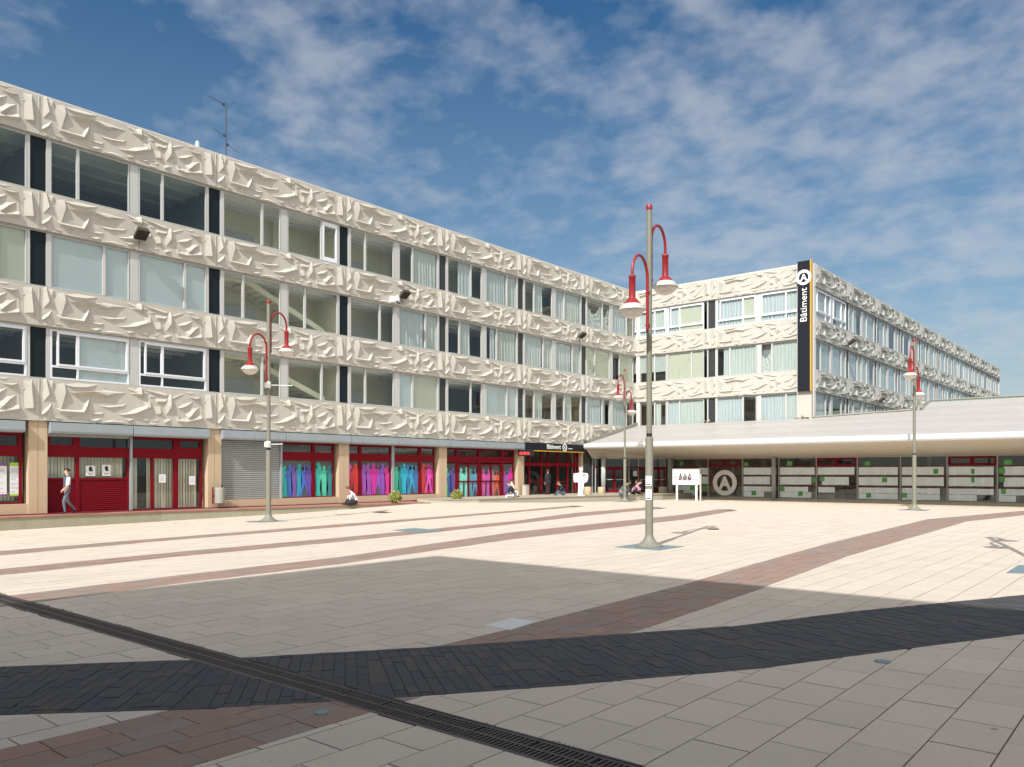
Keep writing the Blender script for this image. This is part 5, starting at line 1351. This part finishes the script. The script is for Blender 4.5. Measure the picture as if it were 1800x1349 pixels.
def yagi(z_, dx, dy, dz, n, el):
    b = MB(); b.tube([(0,0,z_),(dx,dy,z_+dz)], .014, 6); L = Vector((dx,dy,dz)); pr = Vector((-dy,dx,0)).normalized()
    for k in range(n):
        c = Vector((0,0,z_))+L*((k+1)/n); b.tube([c-pr*el, c+pr*el], .006, 4)
    b.box(-.05+dx*.12,.05+dx*.12,-.05+dy*.12,.05+dy*.12,z_+dz*.12-.05,z_+dz*.12+.05); obj('aerial', b.mesh('aerial', MATS['antenna_metal']), an)
yagi(hA-.02, -.55, -.65, .42, 9, .16); yagi(hA*.62, -.35,-.40, .30, 4, .20); yagi(hA*.53, .42, .48, -.42, 5, .14); yagi(hA*.34, .42,.50,-.05, 5, .18)
dV = on_left(347, XL-.2); b = MB(); b.lathe([(.07,0),(.09,.15),(.08,.30),(.02,.36)], seg=12)
tag(obj('roof_vent', smooth_by_angle(b.mesh('roof_vent', mat('vent_white', (.6,.72,.68), .5))), None, (XL-.2, dV[0], 16.12)), 'small pale vent cap on the parapet left of the antenna', 'vent')
def spot(x, y, Yp, label):
    X, d = on_mid(x, Yp); z_ = zat(y, d); t = thing('spotlight', label, 'spotlight', (X, Yp, z_-.18), 0, 'small spotlights along the canopy roof')
    b = MB(); b.tube([(0,0,-.1),(0,0,.14)], .025, 6); b.box(-.14,.14,-.03,.03,.12,.16); obj('stand', b.mesh('stand', mat('brass_grey', (.30,.27,.18), .5)), t)
    b = MB(); b.tube([(-.14,.05,.14),(-.2,-.16,.22)], [.05,.08], 8); b.tube([(.14,.05,.14),(.2,-.16,.2)], [.05,.08], 8); obj('lamp_head', b.mesh('lamp_head', MATS['brass_grey']), t)
spot(1114, 747, 54.55, 'small spotlight at the inner corner of the canopy roof'); spot(1243, 740, 54.55, 'small spotlight midway along the canopy roof edge'); spot(1416, 733, 54.55, 'small spotlight under the tall black sign')
spot(1618, 709, 55.5, 'small spotlight on the canopy roof right of the lamp')

# ------------------------------------------------------------------ small street furniture
bY, bd_ = on_left(385, XL+.25); t = thing('litter_bin', 'round grey litter bin fixed to the beige pier by the roller shutter', 'bin', (XL+.32, bY, GZ0+.22), PI/2)
b = MB(); b.lathe([(.19,0),(.215,.02),(.215,.68),(.20,.70),(.19,.70),(.185,.10),(.02,.09)], seg=22); obj('drum', smooth_by_angle(b.mesh('drum', BINM)), t)
b = MB(); b.box(-.235,-.222,.14,.24,-.02,.72); b.box(-.22,.2,.20,.26,.3,.36); obj('bracket', b.mesh('bracket', RED), t)
b = MB(); b.lathe([(.03,0),(.03,.12)], (.15,.1,.70), 8); obj('ashtray', b.mesh('ashtray', BLACK), t)
X4, Y4 = XL+.30, on_left(924, XL+.3)[0]; t = thing('waste_box', 'pale square waste box against the pier left of the entrance', 'bin', (X4, Y4, .40), PI/2)
b = MB(); b.box(-.17,.17,-.15,.15,0,.62); obj('body', b.mesh('body', mat('pale_box', (.50,.47,.38), .6)), t); b = MB(); b.box(-.18,.18,-.16,.16,.621,.67); obj('lid', b.mesh('lid', ALUD), t)
def stool(x, y, X, r, h, label):
    Yq, d = on_left(x, X); t = thing('stool', label, 'stool', (X, Yq, .40)); b = MB(); b.lathe([(r*.96,0),(r,.02),(r,h-.03),(r*.97,h)], seg=22); obj('drum', smooth_by_angle(b.mesh('drum', WOOD)), t)
    b = MB(); b.lathe([(r*.93,h+.001),(r*.93,h+.012)], seg=22); obj('seat', b.mesh('seat', mat('seat_top', (.58,.47,.33), .6)), t)
stool(1033, 866, -30.4, .26, .50, 'round pale wood stool just behind the white cut-out'); stool(1057, 867, -30.6, .25, .46, 'round pale wood stool between the cut-out and the red doors')
Xs, ds = on_mid(1165, 51.5); t = thing('planter_box', 'square pale box standing on the terrace beside the pavilion post', 'planter', (Xs, 51.5, .40)); b = MB(); b.box(-.22,.22,-.22,.22,0,.40); obj('body', b.mesh('body', mat('pale_box', (.5,.47,.38), .6)), t); b = MB(); b.box(-.24,.24,-.24,.24,.401,.44); obj('rim', b.mesh('rim', MATS['pale_box']), t)
def shrub(x, Xp, z0, r, label, seed):
    Yq, d = on_left(x, Xp); t = thing('shrub', label, 'shrub', (Xp, Yq, z0)); rr = random.Random(seed); b = MB()
    for k in range(1500):
        u, v = rr.uniform(-1,1), rr.uniform(0,2*PI); q = math.sqrt(1-u*u); rad = r*(rr.random()**.28)*(1+.16*math.sin(3*v+seed)*q+.12*math.sin(5*u+v*2))
        c = Vector((rad*q*math.cos(v), rad*q*math.sin(v), r*.98+rad*u*.95)); a = Vector((rr.gauss(0,1),rr.gauss(0,1),rr.gauss(0,1))).normalized(); s1 = a.orthogonal().normalized(); s2 = a.cross(s1); ln, wd = rr.uniform(.035,.06), rr.uniform(.012,.022)
        b.add([c-s1*ln, c+s2*wd, c+s1*ln, c-s2*wd], [(0,1,2,3)], 0 if rr.random() < .68 else 1)
    o = obj('foliage', b.mesh('foliage', [LEAF1, LEAF2]), t)
    b = MB()
    for k in range(7):
        a = k*.9; b.tube([(0,0,0),(.1*math.cos(a),.1*math.sin(a),r*.5),(.5*r*math.cos(a),.5*r*math.sin(a),r*1.1)], [.018,.012,.006], 5)
    obj('stems', b.mesh('stems', mat('stem', (.10,.07,.04), .8)), t)
shrub(695, -31.3, zt, .34, 'rounded yellow-green shrub beside the magenta and teal window figures', 3); shrub(803, -31.0, .26, .34, 'rounded yellow-green shrub before the entrance doors with pale figures', 8)

# ------------------------------------------------------------------ people
def person(label, loc, rz, J, cols, hair=HAIRD, scale=1.0, hair_long=False, extra=None):
    """J: joint name -> (x right, y forward, z up); one skinned surface, materials by nearest bone"""
    names = ['pelvis','waist','chest','neck','head','crown','shL','elL','wrL','shR','elR','wrR','hipL','knL','anL','toL','hipR','knR','anR','toR']
    rad = dict(pelvis=(.15,.12),waist=(.135,.11),chest=(.165,.115),neck=(.052,.055),head=(.075,.09),crown=(.062,.075),shL=(.062,.062),elL=(.043,.043),wrL=(.028,.026),shR=(.062,.062),elR=(.043,.043),wrR=(.028,.026),
               hipL=(.095,.095),knL=(.062,.062),anL=(.042,.045),toL=(.035,.03),hipR=(.095,.095),knR=(.062,.062),anR=(.042,.045),toR=(.035,.03))
    edges = [('pelvis','waist'),('waist','chest'),('chest','neck'),('neck','head'),('head','crown'),('chest','shL'),('shL','elL'),('elL','wrL'),('chest','shR'),('shR','elR'),('elR','wrR'),
             ('pelvis','hipL'),('hipL','knL'),('knL','anL'),('anL','toL'),('pelvis','hipR'),('hipR','knR'),('knR','anR'),('anR','toR')]
    V = [Vector(J[n]) for n in names]; E = [(names.index(a), names.index(b_)) for a, b_ in edges]; R_ = [rad[n] for n in names]; cls = list(names)
    for sd in 'LR':                                  # palm, four fingers and a thumb
        w_i = names.index('wr'+sd); el = Vector(J['el'+sd]); wv = Vector(J['wr'+sd]); d = (wv-el).normalized(); sdv = d.cross(Vector((0,0,1))); sdv = sdv.normalized() if sdv.length > .1 else Vector((1,0,0))
        V.append(wv+d*.07); E.append((w_i, len(V)-1)); R_.append((.034,.02)); cls.append('hand'); pm = len(V)-1
        for k, (o_, ln) in enumerate(((-.030,.065),(-.010,.08),(.012,.075),(.032,.06))):
            V.append(wv+d*.10+sdv*o_); E.append((pm, len(V)-1)); R_.append((.010,.010)); cls.append('hand')
            V.append(wv+d*(.10+ln)+sdv*o_*1.1+Vector((0,0,-.015))); E.append((len(V)-2, len(V)-1)); R_.append((.008,.008)); cls.append('hand')
        V.append(wv+d*.075-sdv*.065); E.append((pm, len(V)-1)); R_.append((.010,.010)); cls.append('hand')
    hd = Vector(J['head']); fw = J.get('face', (0,1,0)); fw = Vector(fw).normalized()
    V.append(hd+fw*.105+Vector((0,0,-.01))); E.append((names.index('head'), len(V)-1)); R_.append((.014,.018)); cls.append('head')
    me = bpy.data.meshes.new('sk'); me.from_pydata([v*scale for v in V], E, []); o = bpy.data.objects.new('sk', me); COL.objects.link(o)
    o.modifiers.new('s', 'SKIN')
    for i, r_ in enumerate(R_): me.skin_vertices[0].data[i].radius = (r_[0]*scale, r_[1]*scale); me.skin_vertices[0].data[i].use_root = (i == 0)
    sub = o.modifiers.new('u', 'SUBSURF'); sub.levels = 1; sub.render_levels = 1
    dg = bpy.context.evaluated_depsgraph_get(); mesh = bpy.data.meshes.new_from_object(o.evaluated_get(dg)); bpy.data.objects.remove(o)
    mesh.name = 'person'; mesh.materials.clear(); order = ['skin','top','sleeve','trouser','shoe']
    mats_ = [SKIN, cols['top'], cols.get('sleeve', cols['top']), cols['trouser'], cols.get('shoe', BLACK)]
    for m_ in mats_: mesh.materials.append(m_)
    bone = {('pelvis','waist'):3 if not cols.get('long') else 1}
    def bmat(i, j):
        a, b_ = cls[i], cls[j]
        if 'hand' in (a, b_): return 0
        if (a, b_) in (('chest','neck'),): return 1
        if a in ('neck','head') or b_ in ('head','crown'): return 0
        if a.startswith('sh'): return 2
        if a.startswith('el'): return 0 if cols.get('short') else 2
        if a == 'pelvis' and b_.startswith('hip'): return 1 if cols.get('long') else 3
        if a.startswith('hip') or a.startswith('kn'): return 3
        if a.startswith('an'): return 4
        return 1
    segs = [(V[i]*scale, V[j]*scale, bmat(i, j)) for i, j in E]
    for p in mesh.polygons:
        c = p.center; best = (9, 0)
        for a, b_, m_ in segs:
            ab = b_-a; t = max(0, min(1, (c-a).dot(ab)/max(1e-9, ab.length_squared))); dd = (c-a-ab*t).length
            if dd < best[0]: best = (dd, m_)
        p.material_index = best[1]; p.use_smooth = True
    root = obj('person', mesh, None, loc, rz); tag(root, label, 'person')
    b = MB(); hv = (hd+(Vector(J['crown'])-hd)*.5)*scale; vs = []; fs = []; n, k_ = 14, 7; upv = (Vector(J['crown'])-hd).normalized(); sdv = upv.cross(fw).normalized(); fw2 = sdv.cross(upv)
    for i in range(k_+1):
        th = i/k_*(2.0 if hair_long else 1.65)
        for q in range(n):
            ph = 2*PI*q/n; fr = math.cos(ph); lim_ = th if fr < .2 else min(th, 1.65-(fr-.2)*1.05)
            vs.append(hv+((fw2*math.cos(ph)*.112+sdv*math.sin(ph)*.093)*math.sin(lim_)+upv*.118*math.cos(lim_))*scale-fw2*.012)
    for i in range(k_):
        for q in range(n): fs.append((i*n+q, i*n+(q+1)%n, (i+1)*n+(q+1)%n, (i+1)*n+q))
    b.add(vs, fs); obj('hair', b.mesh('hair', hair, True), root)
    b = MB()
    for sg_ in (-1, 1):
        c = (hd+fw*.088+sdv*.03*sg_+upv*.03)*scale; b.lathe([(.001,-.009),(.010,0),(.001,.009)], c, 6)
    obj('eyes', b.mesh('eyes', INK), root)
    return root
def stand(**kw):
    J = dict(pelvis=(0,0,.94),waist=(0,.01,1.10),chest=(0,.01,1.32),neck=(0,.0,1.50),head=(0,.02,1.60),crown=(0,.01,1.70),shL=(-.17,0,1.40),elL=(-.22,-.03,1.13),wrL=(-.20,.06,.90),shR=(.17,0,1.40),elR=(.22,-.03,1.13),wrR=(.20,.06,.90),
             hipL=(-.085,0,.88),knL=(-.09,.03,.49),anL=(-.09,-.01,.08),toL=(-.10,.14,.035),hipR=(.085,0,.88),knR=(.09,.03,.49),anR=(.09,-.01,.08),toR=(.10,.14,.035)); J.update(kw); return J
def sit(lean=.15, drop=.45, **kw):
    J = dict(pelvis=(0,0,.12),waist=(0,.02+lean*.2,.28),chest=(0,.03+lean*.9,.50),neck=(0,.05+lean*1.5,.66),head=(0,.09+lean*1.9,.75),crown=(0,.11+lean*2.0,.85),shL=(-.17,.03+lean*1.2,.57),elL=(-.21,.12+lean*1.6,.32),wrL=(-.10,.34,.24),shR=(.17,.03+lean*1.2,.57),elR=(.21,.12+lean*1.6,.32),wrR=(.10,.34,.24),
             hipL=(-.09,.05,.10),knL=(-.12,.46,.12),anL=(-.12,.48,-drop+.08),toL=(-.13,.63,-drop+.035),hipR=(.09,.05,.10),knR=(.12,.46,.12),anR=(.12,.44,-drop+.08),toR=(.13,.59,-drop+.035)); J.update(kw); return J
cl = lambda n, c: mat('cloth_'+n, c, .85, var=.12, vscale=9)
GREYC = cl('slate', (.085,.11,.15)); WHT = cl('white', (.78,.77,.76)); JEAN = cl('jeans', (.07,.12,.20)); DRK = cl('dark', (.018,.018,.022)); TROU = cl('grey_trouser', (.11,.14,.17)); PINK = cl('pink', (.62,.30,.42)); HOOD = cl('grey_hoodie', (.11,.14,.17)); PALE = cl('pale_pink', (.62,.55,.50))
Yq, d = on_left(118, -32.35)
person('man in grey vest and white shirt walking past the red slatted panel', (-32.35, Yq, zt), PI, stand(elR=(.27,-.10,1.14),wrR=(.16,.06,.98),elL=(-.24,.05,1.12),wrL=(-.17,.16,.97),knL=(-.09,.16,.50),anL=(-.09,.10,.10),toL=(-.10,.25,.05),knR=(.09,-.06,.48),anR=(.09,-.34,.16),toR=(.10,-.24,.04),pelvis=(0,0,.93)), dict(top=GREYC, sleeve=WHT, short=True, trouser=TROU), scale=1.0)
Yq, d = on_left(628, -31.35)
person('person in white shirt sitting bent forward on the ledge by the window figures', (-31.35, Yq, zt), PI*.86, sit(.20, .02, knL=(-.16,.42,.30),anL=(-.14,.60,.05),toL=(-.14,.74,.03),knR=(.16,.42,.30),anR=(.14,.60,.05),toR=(.14,.74,.03)), dict(top=WHT, trouser=DRK), HAIRB)
t = thing('backpack', 'black bag lying on the ledge beside the person in white', 'bag', (-31.25, on_left(617, -31.25)[0], zt), .3)
b = MB(); b.lathe([(.10,0),(.24,.03),(.27,.12),(.20,.22),(.06,.27)], seg=14); me = smooth_by_angle(b.mesh('bag_body', DRK)); o = obj('bag_body', me, t); o.scale = (.85,1.35,1)
b = MB(); b.tube([(-.12,-.2,.15),(-.16,0,.34),(-.12,.2,.15)], .02, 6); obj('strap', b.mesh('strap', BLACK), t)
Yq, d = on_left(905, -29.7)
person('person in dark coat sitting hunched on the terrace edge by the entrance', (-29.75, Yq, .40), PI*.80, sit(.12, .38), dict(top=DRK, trouser=cl('pale_jeans', (.45,.47,.50)), long=True), HAIRB, 1.05)
Yq, d = on_left(897, -30.6)
person('woman in pale top facing the person in the dark coat, hand at her head', (-30.55, Yq, .40), -PI*.10, sit(.02, .02, pelvis=(0,0,.30),waist=(0,.02,.46),chest=(0,.03,.68),neck=(0,.04,.84),head=(0,.07,.93),crown=(0,.07,1.03),shL=(-.16,.03,.75),elL=(-.24,.2,.62),wrL=(-.12,.18,.86),shR=(.16,.03,.75),elR=(.22,.10,.50),wrR=(.12,.30,.45),hipL=(-.09,.04,.28),hipR=(.09,.04,.28),knL=(-.12,.40,.34),anL=(-.12,.42,.08),toL=(-.12,.56,.035),knR=(.12,.40,.34),anR=(.12,.38,.08),toR=(.12,.52,.035)), dict(top=PALE, trouser=WHT, short=True), HAIRD)
Yq, d = on_left(963, -31.6)
person('person in dark jacket with white belt standing at the entrance doors', (-31.6, Yq, .40), PI*.35, stand(wrR=(.30,.22,1.0)), dict(top=DRK, trouser=cl('black_trouser', (.02,.02,.024))), HAIRB, .93)
Yq, d = on_left(992, -30.3)
person('person in black sitting on the terrace before the entrance door', (-30.3, Yq, .40), PI*.82, sit(.16, .02, knL=(-.14,.40,.28),anL=(-.12,.56,.05),toL=(-.12,.70,.03),knR=(.14,.40,.28),anR=(.12,.56,.05),toR=(.12,.70,.03)), dict(top=cl('charcoal', (.03,.032,.036)), trouser=JEAN), HAIRB, 1.0)
Xq, Yq = -27.95, 45.9
person('person in grey hoodie and jeans hunched on the terrace edge at the far lamp', (-28.25, on_left(1089, -28.25)[0], .40), -PI*.45, sit(.30, .40), dict(top=HOOD, trouser=JEAN), HAIRB, 1.05)
person('person in pink top leaning over on the terrace beside the far lamp', (-28.25, on_left(1111, -28.25)[0], .40), -PI*.40, sit(.24, .10, knL=(-.16,.42,.28),anL=(-.14,.60,.05),toL=(-.14,.74,.03),knR=(.16,.42,.28),anR=(.14,.60,.05),toR=(.14,.74,.03)), dict(top=PINK, trouser=DRK), HAIRD, 1.05)
person('person in dark top sitting beyond the person in pink', (-28.2, on_left(1124, -28.2)[0], .40), PI*.95, sit(.10, .02, knL=(-.16,.42,.28),anL=(-.14,.60,.05),toL=(-.14,.74,.03),knR=(.16,.42,.28),anR=(.14,.60,.05),toR=(.14,.74,.03)), dict(top=DRK, trouser=DRK), HAIRB, 1.05)
